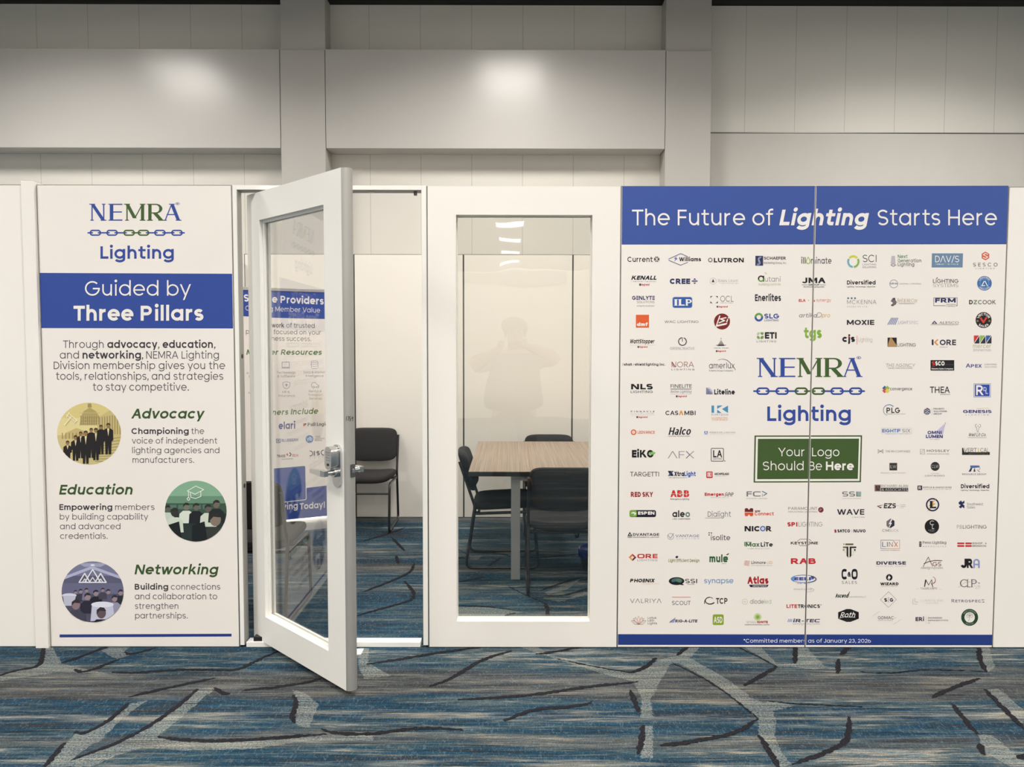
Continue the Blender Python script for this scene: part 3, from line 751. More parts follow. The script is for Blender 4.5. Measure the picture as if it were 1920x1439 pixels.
# ------------------------------------------------------------------ the booth
H = 2.4265; T = .065; G = .0035
SX = [-2.5065, -1.504, -.5, .5, 1.5, 2.498]
def panel(name, x0, x1, label, cat, face, y0=0.0, group=None, rz=None, loc=None, G=G):
    """one hard wall panel: a board in a thin metal edge profile"""
    r = empty(name, loc or ((x0+x1)/2, y0, 0), rz or 0)
    h = (x1-x0)/2
    bm = B(); box(bm, -h+G, h-G, 0, T, .004, H-.005, bev=.0012, seg=1); new_obj('board', bm, M[face], r)
    bm = B(); ring(bm, (-h+.0004, h-.0004, .002, H), (-h+G+.0006, h-G-.0006, .0045, H-.0055), .004, T-.004); new_obj('edge_profile', bm, M['gap' if G < .005 else 'back_gap'], r)
    return tag(r, label, cat, group)
sign_pillars = panel('sign_panel', SX[0], SX[1], 'sign panel headed Guided by Three Pillars, left of the open door', 'sign panel', 'graphic')
sign_left = panel('sign_panel', SX[3], SX[4], 'left half of the sign wall of many logos, next to the window panel', 'sign panel', 'graphic')
sign_right = panel('sign_panel', SX[4], SX[5], 'right half of the sign wall of many logos, next to the plain end panel', 'sign panel', 'graphic')
pan_l = panel('wall_panel', -3.575, -2.577, 'plain white panel at the left end, beside the corner post', 'wall panel', 'board')
panel('wall_panel', SX[5], 3.496, 'plain white panel at the right end, beyond the logo wall', 'wall panel', 'board')
cp = empty('corner_post', (-2.542, 0, 0))
bm = B(); box(bm, -.0335, .0335, -.016, T, .0, 2.44, bev=.002); new_obj('post', bm, M['board'], cp)
bm = B(); box(bm, -.030, .030, -.012, T-.004, 2.4395, 2.442); new_obj('post_cap', bm, M['alu'], cp)
tag(cp, 'narrow white corner post between the plain end panel and the three pillars sign', 'post')
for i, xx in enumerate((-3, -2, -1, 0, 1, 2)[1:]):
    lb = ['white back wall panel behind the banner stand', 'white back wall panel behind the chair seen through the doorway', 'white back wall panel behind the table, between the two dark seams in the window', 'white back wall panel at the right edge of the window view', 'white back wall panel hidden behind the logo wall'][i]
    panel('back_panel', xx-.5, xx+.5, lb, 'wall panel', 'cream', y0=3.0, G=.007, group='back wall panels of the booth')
for sx in (-1, 1):
    for k in range(3):
        panel('side_panel', -.4885, .4885, 'white side wall panel inside the booth on the '+('banner' if sx < 0 else 'table')+' side', 'wall panel', 'board', loc=(sx*2.535+(0 if sx > 0 else 0), .5595+k*.978, 0) if sx > 0 else (-2.535, .5595+k*.978, 0), rz=math.pi/2*(-1 if sx > 0 else 1), group='side wall panels of the booth')

# window panel
wp = empty('window_panel', (0, 0, 0))
HO = (-.351, .353, .141, 2.277)
bm = B(); ring(bm, (SX[2]+G, SX[3]-G, .004, H-.004), HO, 0, T); new_obj('board', bm, M['board'], wp)
for x in (SX[2]+.0017, SX[3]-.0017):
    bm = B(); box(bm, x-.0014, x+.0014, .004, T-.004, .002, H-.003); new_obj('edge_profile', bm, M['gap'], wp)
bm = B(); ring(bm, HO, (HO[0]+.004, HO[1]-.004, HO[2]+.004, HO[3]-.004), T-.006, T+.004); new_obj('glazing_bead', bm, M['frame_white'], wp)
bm = B(); box(bm, HO[0]+.002, HO[1]-.002, T-.013, T-.009, HO[2]+.002, HO[3]-.002); new_obj('glass_pane', bm, M['film_glass'], wp)
tag(wp, 'white wall panel with a tall fixed window onto the table', 'window panel')

# door frame
df = empty('door_frame', (-1.002, 0, 0))
def fb(name, m_, *b, bev=.0015):
    bm = B(); box(bm, b[0]+1.002, b[1]+1.002, *b[2:], bev=bev); return new_obj(name, bm, M[m_], df)
fb('jamb', 'frame_white', SX[1]+G, -1.479, 0, T, .012, H-.002)
fb('jamb', 'frame_white', -.5265, SX[2]-G, 0, T, .012, H-.002)
fb('header', 'frame_white', -1.479, -.5265, 0, T, 2.402, H-.002)
fb('jamb_liner', 'alu', -1.479, -1.4765, .002, T-.001, .012, 2.402, bev=0)
fb('jamb_liner', 'frame_white', -.529, -.5265, .002, T-.001, .012, 2.402, bev=0)
fb('header_liner', 'alu_dark', -1.4765, -.529, .003, T-.001, 2.3985, 2.402, bev=0)
fb('threshold', 'frame_white', -1.470, -.545, .004, T, 0, .027)
fb('pivot_block', 'black_metal', -1.435, -1.37, .015, T-.008, .027, .05)
bm = B(); tube(bm, [(-.563+1.002, .03, 2.3985), (-.563+1.002, .03, 2.380)], .0085, 12); new_obj('door_stop_pin', bm, M['alu_dark'], df)
bm = B(); lathe(bm, [(.0, -.004), (.016, -.004), (.018, 0)], (-.79+1.002, .03, 2.3985)); new_obj('screw_cover', bm, M['alu'], df)
for z in (1.545, .86):
    bm = B(); lathe(bm, [(0, 0), (.012, 0), (.012, .003), (.006, .004), (0, .004)], (0, 0, 0), 16); bmesh.ops.rotate(bm, verts=bm.verts[:], cent=(0, 0, 0), matrix=Matrix.Rotation(math.pi/2, 3, 'Y'))
    bmesh.ops.translate(bm, verts=bm.verts[:], vec=(-1.4775+1.002, .035, z)); new_obj('bolt_hole', bm, M['black_plastic'], df)
for x in (SX[1]+.0017, SX[2]-.0017):
    fb('edge_profile', 'gap', x-.0014, x+.0014, .004, T-.004, .002, H-.003, bev=0)
tag(df, 'slim white frame of the doorway with a low white threshold', 'door frame')

# the open door, hinged at the left jamb and swung 45 degrees out
DA = math.radians(45)
dr = empty('glazed_door', (-1.453, .079, 0), -DA)
DW, Z0, Z1, DT = .9, .027, 2.388, .055
OP = (.131, .752, .170, 2.245)
bm = B(); ring(bm, (0, DW, Z0, Z1), OP, 0, DT); new_obj('leaf', bm, M['frame_white'], dr)
def halfround(x, s, m_, name, ext):
    bm = B(); n = 14
    P = [(x+s*ext*math.sin(math.pi*k/n), DT/2-DT/2*math.cos(math.pi*k/n)) for k in range(n+1)]
    a = [bm.verts.new((u, v, Z0+.001)) for u, v in P]; b = [bm.verts.new((u, v, Z1-.001)) for u, v in P]
    for i in range(n): bm.faces.new((a[i], a[i+1], b[i+1], b[i]))
    bm.faces.new(a); bm.faces.new(b); bmesh.ops.recalc_face_normals(bm, faces=bm.faces[:])
    return new_obj(name, bm, M[m_], dr, smooth=True)
halfround(DW, 1, 'alu', 'edge_strip', .024)
halfround(0, -1, 'frame_white', 'hinge_edge', .016)
bm = B(); ring(bm, OP, (OP[0]+.012, OP[1]-.012, OP[2]+.012, OP[3]-.012), .020, .030); ring(bm, OP, (OP[0]+.012, OP[1]-.012, OP[2]+.012, OP[3]-.012), .043, DT); new_obj('glazing_bead', bm, M['frame_white'], dr)
bm = B(); box(bm, OP[0]+.001, OP[1]-.001, .036, .040, OP[2]+.001, OP[3]-.001); new_obj('glass_pane', bm, M['glass'], dr)
# lockset: plate, keypad head, lever with neck; the inside lever on the other face; the latch in the edge
def plate(x0, x1, z0, z1, y0, y1, r):
    bm = B(); P = []
    for cx, cz, a in ((x1-r, z1-r, 0), (x0+r, z1-r, 90), (x0+r, z0+r, 180), (x1-r, z0+r, 270)):
        P += [(cx+r*math.cos(math.radians(a+k*15)), cz+r*math.sin(math.radians(a+k*15))) for k in range(7)]
    prism(bm, P, y0, y1); return bm
lk = new_obj('lock_plate', plate(.818, .886, .962, 1.156, -.010, 0, .033), M['chrome'], dr, True)
new_obj('keypad_head', plate(.822, .878, 1.045, 1.150, -.052, -.010, .027), M['chrome'], lk, True)
bm = B()
for a in range(3):
    for b in range(4): box(bm, .834+a*.012, .841+a*.012, -.054, -.052, 1.085+b*.012, 1.092+b*.012, bev=.0008, seg=1)
new_obj('keypad_buttons', bm, M['steel'], lk)
bm = B(); lathe(bm, [(0, 0), (.006, 0), (.006, .003), (0, .003)], seg=14); bmesh.ops.rotate(bm, verts=bm.verts[:], cent=(0, 0, 0), matrix=Matrix.Rotation(math.pi/2, 3, 'X')); bmesh.ops.translate(bm, verts=bm.verts[:], vec=(.850, -.052, 1.068)); new_obj('key_hole', bm, M['black_metal'], lk)
def lever(sgn, y):
    bm = B()
    tube(bm, [(.852, y, 1.030), (.852, y+sgn*.020, 1.030)], .022, 20)
    tube(bm, [(.852, y+sgn*.018, 1.030), (.852, y+sgn*.062, 1.030)], .0125, 16)
    for (x0, h0, t0), (x1, h1, t1) in (((.868, .012, .010), (.835, .014, .011)), ((.835, .014, .011), (.735, .009, .006))):
        vs = [bm.verts.new((x, y+sgn*.062+t*q, 1.030+h*p)) for x, h, t in ((x0, h0, t0), (x1, h1, t1)) for p, q in ((-1, -1), (1, -1), (1, 1), (-1, 1))]
        for f in ((0, 1, 5, 4), (1, 2, 6, 5), (2, 3, 7, 6), (3, 0, 4, 7), (0, 3, 2, 1), (4, 5, 6, 7)): bm.faces.new([vs[i] for i in f])
    bmesh.ops.recalc_face_normals(bm, faces=bm.faces[:])
    return bm
new_obj('lever_handle', lever(-1, -.010), M['chrome'], dr, True)
new_obj('lever_handle', lever(1, DT), M['chrome'], dr, True)
lt = new_obj('latch_plate', plate(-.0125, .0125, -.030, .030, -.0012, 0, .004), M['alu_dark'], dr)
lt.location = (DW+.0243, .030, 1.040); lt.rotation_euler = (0, 0, math.pi/2)
bm = B(); box(bm, -.006, .006, -.007, 0, -.010, .010, bev=.002); lb_ = new_obj('latch_bolt', bm, M['chrome'], lt)
tag(dr, 'white glazed door standing open towards the carpet, with metal edge and lever handle', 'door')
bpy.context.view_layer.update()
_d = np.array([math.cos(DA), -math.sin(DA), 0]); _h = np.array([-1.453, .079, 0])
EDGE = Plane(_h+_d*(DW+.0245), _d)

# bright reflection by the threshold, modelled as a thin white sheet
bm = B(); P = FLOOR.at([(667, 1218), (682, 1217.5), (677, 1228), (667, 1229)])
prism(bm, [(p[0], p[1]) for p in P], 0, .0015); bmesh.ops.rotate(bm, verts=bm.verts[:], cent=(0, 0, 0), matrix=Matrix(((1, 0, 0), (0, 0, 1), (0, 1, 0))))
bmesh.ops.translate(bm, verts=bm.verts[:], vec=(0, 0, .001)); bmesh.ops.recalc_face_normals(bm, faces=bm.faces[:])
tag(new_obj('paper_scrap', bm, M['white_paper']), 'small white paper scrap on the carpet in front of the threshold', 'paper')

# banner stand inside
BP = np.array([-1.6786, 2.6010, 0]); BD = np.array([.9027, .4303, 0]); BN = np.array([.4303, -.9027, 0])
BAN = Plane(BP, BN)
bs = empty('banner_stand', tuple(BP), math.atan2(BD[1], BD[0]))
BW = .69
bm = B(); pr = []
for k in range(9):
    a = math.pi*k/8; pr.append((.055*math.cos(a), .055+.065*math.sin(a)))
pr = [(.055, 0)]+pr+[(-.055, 0)]
a_ = [bm.verts.new((-BW-.01, .035+u, v)) for u, v in pr]; b_ = [bm.verts.new((.02, .035+u, v)) for u, v in pr]
bm.faces.new(a_); bm.faces.new(b_[::-1])
for i in range(len(pr)): j = (i+1) % len(pr); bm.faces.new((a_[i], b_[i], b_[j], a_[j]))
bmesh.ops.recalc_face_normals(bm, faces=bm.faces[:])
new_obj('base', bm, mat('pale_aluminium', (.72, .72, .70), .35, .6), bs, True)
bm = B(); box(bm, -BW, .012, 0, .0015, .118, 2.055); new_obj('banner_sheet', bm, M['graphic'], bs)
bm = B(); box(bm, -BW-.002, .014, -.006, .008, 2.050, 2.078, bev=.003); new_obj('top_rail', bm, M['alu'], bs)
bm = B(); tube(bm, [(-BW/2, .03, .1), (-BW/2, .03, 2.06)], .009, 12); new_obj('support_pole', bm, M['alu'], bs)
tag(bs, 'retractable banner stand on service providers inside the booth, behind the open door', 'banner')
bpy.context.view_layer.update()

# ------------------------------------------------------------------ what is printed on the boards
KB, GY, LG, DG = (32, 30, 35), (118, 114, 114), (165, 160, 155), (75, 70, 74)
NV, BL, RD, OR, GN, WH = (36, 38, 84), (46, 84, 158), (186, 42, 40), (218, 98, 50), (62, 92, 44), (238, 232, 224)
HB, TXT = (47, 73, 150), (84, 78, 84)
CL = (SX[0]+G+.0012, SX[1]-G-.0012); C1 = (SX[3]+G+.0012, SX[4]-G-.0012); C2 = (SX[4]+G+.0012, SX[5]-G-.0012)
def side(a, name='printed_logo', label=None, both=False):
    if both:
        a.done(name, sign_left, C1, label); a.done(name, sign_right, C2, label)
    else:
        xs = [p[0] for f in a.f for p in f[0]]
        m_ = sum(xs)/len(xs)
        (a.done(name, sign_left, C1, label) if m_ < 1520 else a.done(name, sign_right, C2, label))
def chain(a, xs, greens, y, w_, h_, t, x0, x1):
    col = lambda i: GN if i in greens else HB
    def stadium(cx, c):
        r = h_/2-t/2; l = w_/2-h_/2
        pts = [(cx+l+r*math.cos(math.radians(q)), y+r*math.sin(math.radians(q))) for q in range(-90, 91, 15)]+[(cx-l+r*math.cos(math.radians(q)), y+r*math.sin(math.radians(q))) for q in range(90, 271, 15)]
        a.line(pts, t, c, True)
    for i, x in enumerate(xs): stadium(x, col(i))
    ends = [x0]+xs+[x1]
    for i in range(len(ends)-1):
        a_, b_ = ends[i], ends[i+1]
        a_ = a_ if i == 0 else a_+w_*.20; b_ = b_ if i == len(ends)-2 else b_-w_*.20
        a.rrect(a_, y-t/2, b_, y+t/2, t*.45, GN if (i-1 in greens and i in greens) else HB)
def serif_name(a, spans, yb, cap):
    for ch, x0, x1, c in spans: a.text(ch, x0, x1, yb, cap, c, .128, serif=True, con=.84)

# ---- the three pillars sign
Z1_ = (0, 330, .2989); Z2_ = (60, 740, .3404)
a = Art(FRONT, *Z1_)
serif_name(a, (('N', 560, 668, HB), ('E', 680, 768, HB), ('M', 778, 912, GN), ('R', 922, 1035, GN), ('A', 1025, 1138, HB)), 281, 106)
a.text('®', 1101, 1127, 210, 43, HB, .09)
a.done('printed_letters', sign_pillars, CL, 'blue and green serif capitals')
a = Art(FRONT, *Z1_); chain(a, [598, 703, 810, 900, 1003, 1110], (2, 3), 357, 72, 38, 8.5, 548, 1160)
a.done('printed_chain', sign_pillars, CL, 'row of chain links, two of them green')
a = Art(FRONT, *Z1_); a.text('Lighting', 630, 1090, 520, 78, HB, .132)
a.done('printed_name', sign_pillars, CL)
a = Art(FRONT, *Z1_)
a.poly([(200, 608.5), (1500, 614.5), (1500, 957.5), (200, 955)], HB); a.up()
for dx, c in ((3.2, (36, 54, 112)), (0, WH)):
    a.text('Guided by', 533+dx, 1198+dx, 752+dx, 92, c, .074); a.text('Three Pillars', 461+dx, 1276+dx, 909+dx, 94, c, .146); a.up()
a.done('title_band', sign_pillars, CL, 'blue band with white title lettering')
a = Art(FRONT, *Z1_)
R_, Bd = .078, .136
for s, x0, x1, yb, ww in (('Through', 395, 650, 1080, R_), ('advocacy', 673, 987, 1080, Bd), (',', 990, 1000, 1080, R_), ('education', 1020, 1335, 1080, Bd), (',', 1341, 1352, 1080, R_),
                          ('and', 375, 495, 1147, R_), ('networking', 518, 884, 1147, Bd), (',', 888, 899, 1147, R_), ('NEMRA Lighting', 917, 1373, 1147, R_),
                          ('Division membership gives you the', 337, 1412, 1213, R_), ('tools, relationships, and strategies', 351, 1400, 1280, R_), ('to stay competitive.', 582, 1185, 1348, R_)):
    a.text(s, x0, x1, yb, 47, (60, 55, 60) if ww > .1 else TXT, ww)
a.done('printed_paragraph', sign_pillars, CL)
def para(head, hx0, hx1, hy, rows, nm):
    a = Art(FRONT, *Z2_)
    a.text(head, hx0, hx1, hy, 54, (56, 84, 42), .14, slant=.19)
    for s, x0, x1, yb, ww in rows: a.text(s, x0, x1, yb, 32, (56, 52, 58) if ww > .1 else TXT, ww)
    a.done('printed_paragraph', sign_pillars, CL)
para('Advocacy', 546, 944, 133, (('Championing', 548, 863, 218, Bd), ('the', 877, 948, 218, R_), ('voice of independent', 550, 1020, 271, R_), ('lighting agencies and', 552, 1032, 324, R_), ('manufacturers.', 554, 893, 377, R_)), 'a')
para('Education', 149, 550, 552, (('Empowering', 151, 442, 637, Bd), ('members', 458, 675, 637, R_), ('by building capability', 153, 640, 690, R_), ('and advanced', 154, 487, 743, R_), ('credentials.', 155, 417, 796, R_)), 'b')
para('Networking', 564, 1020, 992, (('Building', 566, 750, 1076, Bd), ('connections', 765, 1037, 1076, R_), ('and collaboration to', 566, 1020, 1129, R_), ('strengthen', 567, 806, 1182, R_), ('partnerships.', 568, 858, 1235, R_)), 'c')
a = Art(FRONT, *Z2_); a.poly([(152, 1323), (1099, 1319), (1099, 1334), (152, 1339)], (38, 58, 128)); a.done('printed_rule', sign_pillars, CL)
def figure(a, x, y0, y1, w_, suit, skin, shirt=None, hair=None):
    h = y1-y0; hr = w_*.26
    a.poly([(x-w_*.5, y0+hr*2.9), (x-w_*.2, y0+hr*2.1), (x+w_*.2, y0+hr*2.1), (x+w_*.5, y0+hr*2.9), (x+w_*.52, y0+h*.55), (x+w_*.34, y0+h*.58), (x+w_*.3, y1), (x+w_*.05, y1), (x, y0+h*.68), (x-w_*.06, y1), (x-w_*.3, y1), (x-w_*.34, y0+h*.58), (x-w_*.52, y0+h*.55)], suit)
    if shirt: a.up(); a.poly([(x-w_*.12, y0+hr*2.2), (x+w_*.12, y0+hr*2.2), (x, y0+h*.42)], shirt)
    a.up(); a.disc(x, y0+hr, hr*.85, skin, hr, 18)
    if hair: a.up(); a.poly([(x-hr*.85, y0+hr), (x-hr*.7, y0+hr*.2), (x, y0-hr*.1), (x+hr*.7, y0+hr*.2), (x+hr*.85, y0+hr), (x, y0+hr*.55)], hair)
def bust(a, x, y, r, body, head, hair):
    a.poly([(x-r*2.1, y+r*4.6), (x-r*1.9, y+r*2), (x-r*.9, y+r*1.15), (x+r*.9, y+r*1.15), (x+r*1.9, y+r*2), (x+r*2.1, y+r*4.6)], body); a.up()
    a.disc(x, y, r*.85, head, r, 20); a.up()
    a.poly([(x-r*.9, y+r*.2), (x-r*.85, y-r*.6), (x-r*.2, y-r*1.1), (x+r*.5, y-r), (x+r*.9, y-r*.4), (x+r*.6, y-r*.35), (x-r*.3, y-r*.45)], hair)
# photo one: people in suits on the steps before a domed building
a = Art(FRONT, *Z2_); a.step = .00006; a.clipc = (314, 216, 176, 171)
a.rect(130, 40, 500, 130, (216, 198, 132)); a.rect(130, 130, 500, 230, (224, 208, 150)); a.rect(130, 225, 500, 400, (205, 188, 132)); a.up()
a.poly([(262, 170), (270, 120), (285, 92), (318, 72), (352, 92), (370, 120), (372, 170)], (176, 158, 104)); a.poly([(306, 72), (308, 50), (326, 50), (330, 72)], (160, 142, 92))
a.poly([(190, 210), (245, 185), (300, 205), (300, 240), (160, 245)], (196, 176, 118)); a.poly([(360, 130), (430, 85), (500, 110), (500, 260), (360, 220)], (200, 182, 124)); a.up()
for k in range(9): a.rect(268+k*12, 118, 272+k*12, 165, (140, 122, 78)); a.rect(370+k*14, 125-k*2, 375+k*14, 220, (150, 132, 84))
for k in range(7): a.rect(165+k*19, 212, 170+k*19, 245, (150, 130, 84))
for k in range(4): a.rect(262, 100+k*18, 374, 103+k*18, (196, 178, 124))
a.up()
for k in range(10): a.poly([(300+k*6, 262+k*13), (500, 232+k*17), (500, 238+k*17), (300+k*6, 267+k*13)], (168, 150, 100))
a.up()
for x, y0, y1, w_, sh in ((196, 255, 372, 46, 1), (240, 225, 366, 50, 1), (268, 205, 352, 44, 1), (296, 200, 382, 52, 1), (326, 185, 350, 44, 0), (352, 185, 362, 50, 1), (380, 168, 330, 44, 0), (420, 158, 330, 52, 1)):
    figure(a, x, y0, y1, w_, (34, 30, 32), (150, 118, 78), (226, 212, 160) if sh else None, (60, 48, 36)); a.up()
a.line([(180, 168), (215, 125)], 8, (236, 226, 178)); a.line([(190, 112), (235, 150)], 4, (240, 232, 190)); a.line([(200, 102), (250, 145)], 4, (240, 232, 190)); a.line([(190, 125), (205, 100)], 4, (240, 232, 190)); a.line([(232, 160), (250, 138)], 4, (240, 232, 190))
a.done('printed_photo', sign_pillars, CL, 'round yellow photo of suited people before a domed building')
# photo two: a seated audience
a = Art(FRONT, *Z2_); a.step = .00006; a.clipc = (902, 643, 170, 168)
a.rect(725, 470, 1080, 560, (132, 172, 142)); a.rect(725, 560, 1080, 600, (104, 142, 116)); a.rect(725, 600, 1080, 660, (60, 84, 72)); a.rect(725, 655, 1080, 815, (40, 52, 50)); a.up()
for k in range(5): a.rect(760+k*45, 608, 795+k*45, 632, (84, 116, 98))
a.up()
for x, y, r, b, h in ((748, 630, 18, (196, 206, 190), (90, 96, 84)), (850, 618, 20, (214, 220, 206), (120, 116, 100)), (905, 620, 20, (28, 32, 36), (104, 104, 92)), (970, 628, 22, (206, 212, 196), (96, 92, 82)), (1016, 605, 22, (34, 40, 42), (110, 104, 92)), (785, 650, 24, (204, 212, 198), (50, 50, 48)), (1010, 690, 36, (52, 58, 54), (132, 118, 104))):
    bust(a, x, y, r, b, h, (44, 42, 40)); a.up()
for x in (790, 930): a.poly([(x-50, 830), (x-48, 722), (x+20, 700), (x+40, 830)], (24, 30, 32))
a.up()
wl = (232, 236, 226)
a.line([(856, 532), (902, 505), (946, 525), (898, 550), (856, 532)], 4, wl); a.line([(872, 542), (874, 566), (900, 574), (930, 562), (930, 534)], 4, wl); a.line([(862, 536), (862, 570)], 4, wl); a.arc(862, 576, 7, 7, 0, 360, 4, wl)
a.done('printed_photo', sign_pillars, CL, 'round green photo of a seated audience')
# photo three: people around tables in a ballroom
a = Art(FRONT, *Z2_); a.step = .00006; a.clipc = (334, 1088, 171, 168)
a.rect(160, 910, 510, 1000, (120, 122, 150)); a.rect(160, 1000, 510, 1040, (92, 92, 116)); a.rect(160, 1040, 510, 1100, (104, 104, 132)); a.rect(160, 1100, 510, 1262, (80, 80, 100)); a.up()
a.poly([(160, 1010), (330, 945), (510, 1010), (510, 1025), (330, 962), (160, 1026)], (176, 178, 204)); a.poly([(250, 930), (420, 930), (380, 950), (290, 950)], (160, 162, 188)); a.disc(334, 941, 12, (222, 224, 236), 5)
a.up()
for x, y, r, b in ((240, 1090, 11, (48, 48, 62)), (268, 1085, 12, (60, 58, 74)), (300, 1080, 12, (120, 116, 140)), (352, 1095, 17, (34, 34, 46)), (420, 1088, 14, (90, 88, 108)), (488, 1092, 16, (44, 44, 58)), (390, 1078, 11, (70, 66, 84)), (455, 1125, 18, (150, 146, 168)), (306, 1115, 20, (44, 42, 56))):
    bust(a, x, y, r, b, (150, 132, 140), (46, 40, 48)); a.up()
a.disc(205, 1108, 40, (212, 212, 226), 12); a.poly([(170, 1110), (242, 1110), (230, 1165), (180, 1165)], (190, 190, 208)); a.up()
a.poly([(330, 1158), (445, 1150), (455, 1240), (322, 1250)], (196, 196, 214)); a.disc(388, 1158, 62, (222, 222, 234), 16); a.up()
bust(a, 242, 1160, 27, (70, 68, 84), (140, 118, 124), (50, 44, 50)); a.up(); bust(a, 382, 1205, 30, (30, 30, 40), (96, 82, 90), (52, 46, 52)); a.up()
wl = (226, 224, 230)
for x, s in ((290, .8), (334, 1.15), (378, .8)):
    a.line([(x-38*s, 1036), (x, 1036-62*s), (x+38*s, 1036)], 7, wl, True); a.line([(x-16*s, 1036), (x, 1036-24*s), (x+16*s, 1036)], 5, wl)
a.done('printed_photo', sign_pillars, CL, 'round violet photo of people around ballroom tables')

# ---- the logo wall: bands and large lettering
a = Art(FRONT, 1150, 340, .20844)
a.poly([(50, 46), (3580, 40), (3580, 567), (50, 570)], (57, 82, 152)); a.up()
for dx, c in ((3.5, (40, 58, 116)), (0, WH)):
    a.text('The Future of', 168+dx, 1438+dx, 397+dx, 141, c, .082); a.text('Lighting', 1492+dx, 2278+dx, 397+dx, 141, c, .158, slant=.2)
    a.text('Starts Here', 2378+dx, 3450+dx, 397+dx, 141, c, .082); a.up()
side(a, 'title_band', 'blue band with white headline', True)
a = Art(FRONT, 1380, 1050, .1354)
a.poly([(-1800, 1032), (3600, 1040), (3600, 1186), (-1800, 1180)], (35, 58, 126)); a.up()
a.text('*Committed members as of January 23, 2026', 105, 1867, 1150, 52, (226, 226, 232), .085)
side(a, 'footer_band', 'blue footer band with small white line of text', True)
Q5 = (1390, 640, .1946)
a = Art(FRONT, *Q5)
serif_name(a, (('N', 148, 352, HB), ('E', 362, 520, HB), ('M', 532, 780, GN), ('R', 792, 1000, GN), ('A', 975, 1168, HB)), 346, 184)
a.text('®', 1110, 1154, 222, 75, HB, .09)
side(a, 'printed_letters', 'blue and green serif capitals', True)
a = Art(FRONT, *Q5); chain(a, [208, 393, 578, 742, 922, 1102], (2, 3), 482, 128, 72, 16, 114, 1192)
side(a, 'printed_chain', 'row of chain links, two of them green', True)
a = Art(FRONT, *Q5); a.text('Lighting', 250, 1054, 770, 140, HB, .132)
side(a, 'printed_name', None, True)
a = Art(FRONT, *Q5); g = (64, 88, 42)
a.poly([(127, 910), (1164, 908), (1152, 1360), (118, 1364)], g); a.up(); a.poly([(141, 923), (1150, 921), (1139, 1348), (132, 1352)], WH); a.up(); a.poly([(160, 942), (1134, 940), (1122, 1328), (152, 1331)], g); a.up()
for dx, c in ((4, (44, 64, 32)), (0, WH)):
    a.text('Your', 355+dx, 608+dx, 1110+dx, 82, c, .075); a.text('Logo', 682+dx, 945+dx, 1110+dx, 82, c, .075)
    a.text('Should', 208+dx, 600+dx, 1245+dx, 84, c, .075); a.text('Be', 654+dx, 777+dx, 1245+dx, 84, c, .075); a.text('Here', 815+dx, 1084+dx, 1245+dx, 84, c, .15); a.up()
side(a, 'printed_notice', 'green box with white lettering', True)

# ---- the logos
R1, R2, R3, R4, R5, R6, R7, R8 = (1155, 460, .09896), (1335, 460, .139), (1155, 580, .139), (1155, 750, .139), (1155, 920, .1302), (1155, 1060, .1302), (1380, 910, .1302), (1380, 1050, .1354)
U1, U2, U3, U4, U6 = (1560, 590, .1719), (1620, 740, .1354), (1620, 890, .1354), (1620, 1040, .1354), (1570, 460, .1667)
def endorse(a, x0, x1, yb, cap):
    a.rrect(x0, yb-cap*1.0, x0+cap*1.0, yb+cap*.1, cap*.15, (70, 66, 68)); a.text('legrand', x0+cap*1.2, x1, yb, cap, (196, 40, 34), .16, slant=.12)
def hexa(cx, cy, r): return [(cx+r*math.sin(math.radians(60*k)), cy-r*math.cos(math.radians(60*k))) for k in range(6)]
def LG_(r, f, span=False):
    a = Art(FRONT, *r); f(a); side(a, 'printed_logo', None, span)
def t_(*items):
    def f(a):
        for it in items:
            if callable(it): it(a)
            elif isinstance(it, dict): a.text(it['s'], *it['a'], **it.get('k', {}))
            else:
                s, x0, x1, yb, cap, c, ww = it[:7]; k = it[7] if len(it) > 7 else {}
                a.text(s, x0, x1, yb, cap, c, ww, **k)
    return f
def fz(x0, x1, y, h, c=GY): return lambda a: a.fuzz(x0, x1, y, h, c)
def do(name, *args): return lambda a: getattr(a, name)(*args)
SL = lambda v: {'slant': v}
LG_(R1, t_(('Current', 217, 695, 318, 98, KB, .115), do('disc', 772, 266, 52, (78, 74, 80)), do('up'), do('line', [(735, 230), (809, 302)], 10, WH), do('line', [(809, 230), (735, 302)], 10, WH), do('line', [(772, 216), (772, 316)], 7, WH)))
LG_(R1, t_(do('line', [(1000, 262), (1225, 160), (1358, 216)], 13, (84, 90, 128)), do('line', [(1000, 287), (1225, 380), (1358, 325)], 13, (84, 90, 128)), do('poly', [(1162, 205), (1095, 256), (1130, 258), (1098, 312), (1168, 252), (1132, 246)], (52, 82, 170)), ('Williams', 1195, 1612, 305, 76, KB, .165)))
LG_(R1, t_(('KENALL', 288, 762, 656, 78, (28, 30, 48), .19, SL(.32)), fz(288, 755, 690, 17), lambda a: endorse(a, 440, 630, 766, 38)))
LG_(R1, t_(('CREE', 1020, 1405, 735, 102, (38, 44, 92), .20), do('rect', 1435, 670, 1545, 692, (38, 44, 92)), do('poly', [(1463, 655), (1491, 624), (1519, 655)], (38, 44, 92)), do('poly', [(1463, 708), (1491, 738), (1519, 708)], (38, 44, 92))))
LG_(R1, t_(('GΞNLYTΞ', 305, 733, 1036, 74, (44, 44, 92), .16), ('SOLUTIONS', 395, 730, 1098, 42, (140, 126, 118), .085), ('a Signify business', 395, 725, 1162, 24, (130, 128, 126), .1)))
LG_(R1, t_(do('rrect', 1068, 978, 1448, 1192, 42, (170, 178, 206)), do('up'), do('rrect', 1076, 986, 1440, 1184, 36, (50, 88, 164)), do('up'), ('I', 1098, 1168, 1146, 122, WH, .25, dict(serif=True, con=.7)), ('L', 1180, 1300, 1146, 122, WH, .25, dict(serif=True, con=.5)), ('P', 1315, 1434, 1146, 122, WH, .24, dict(serif=True, con=.6))))
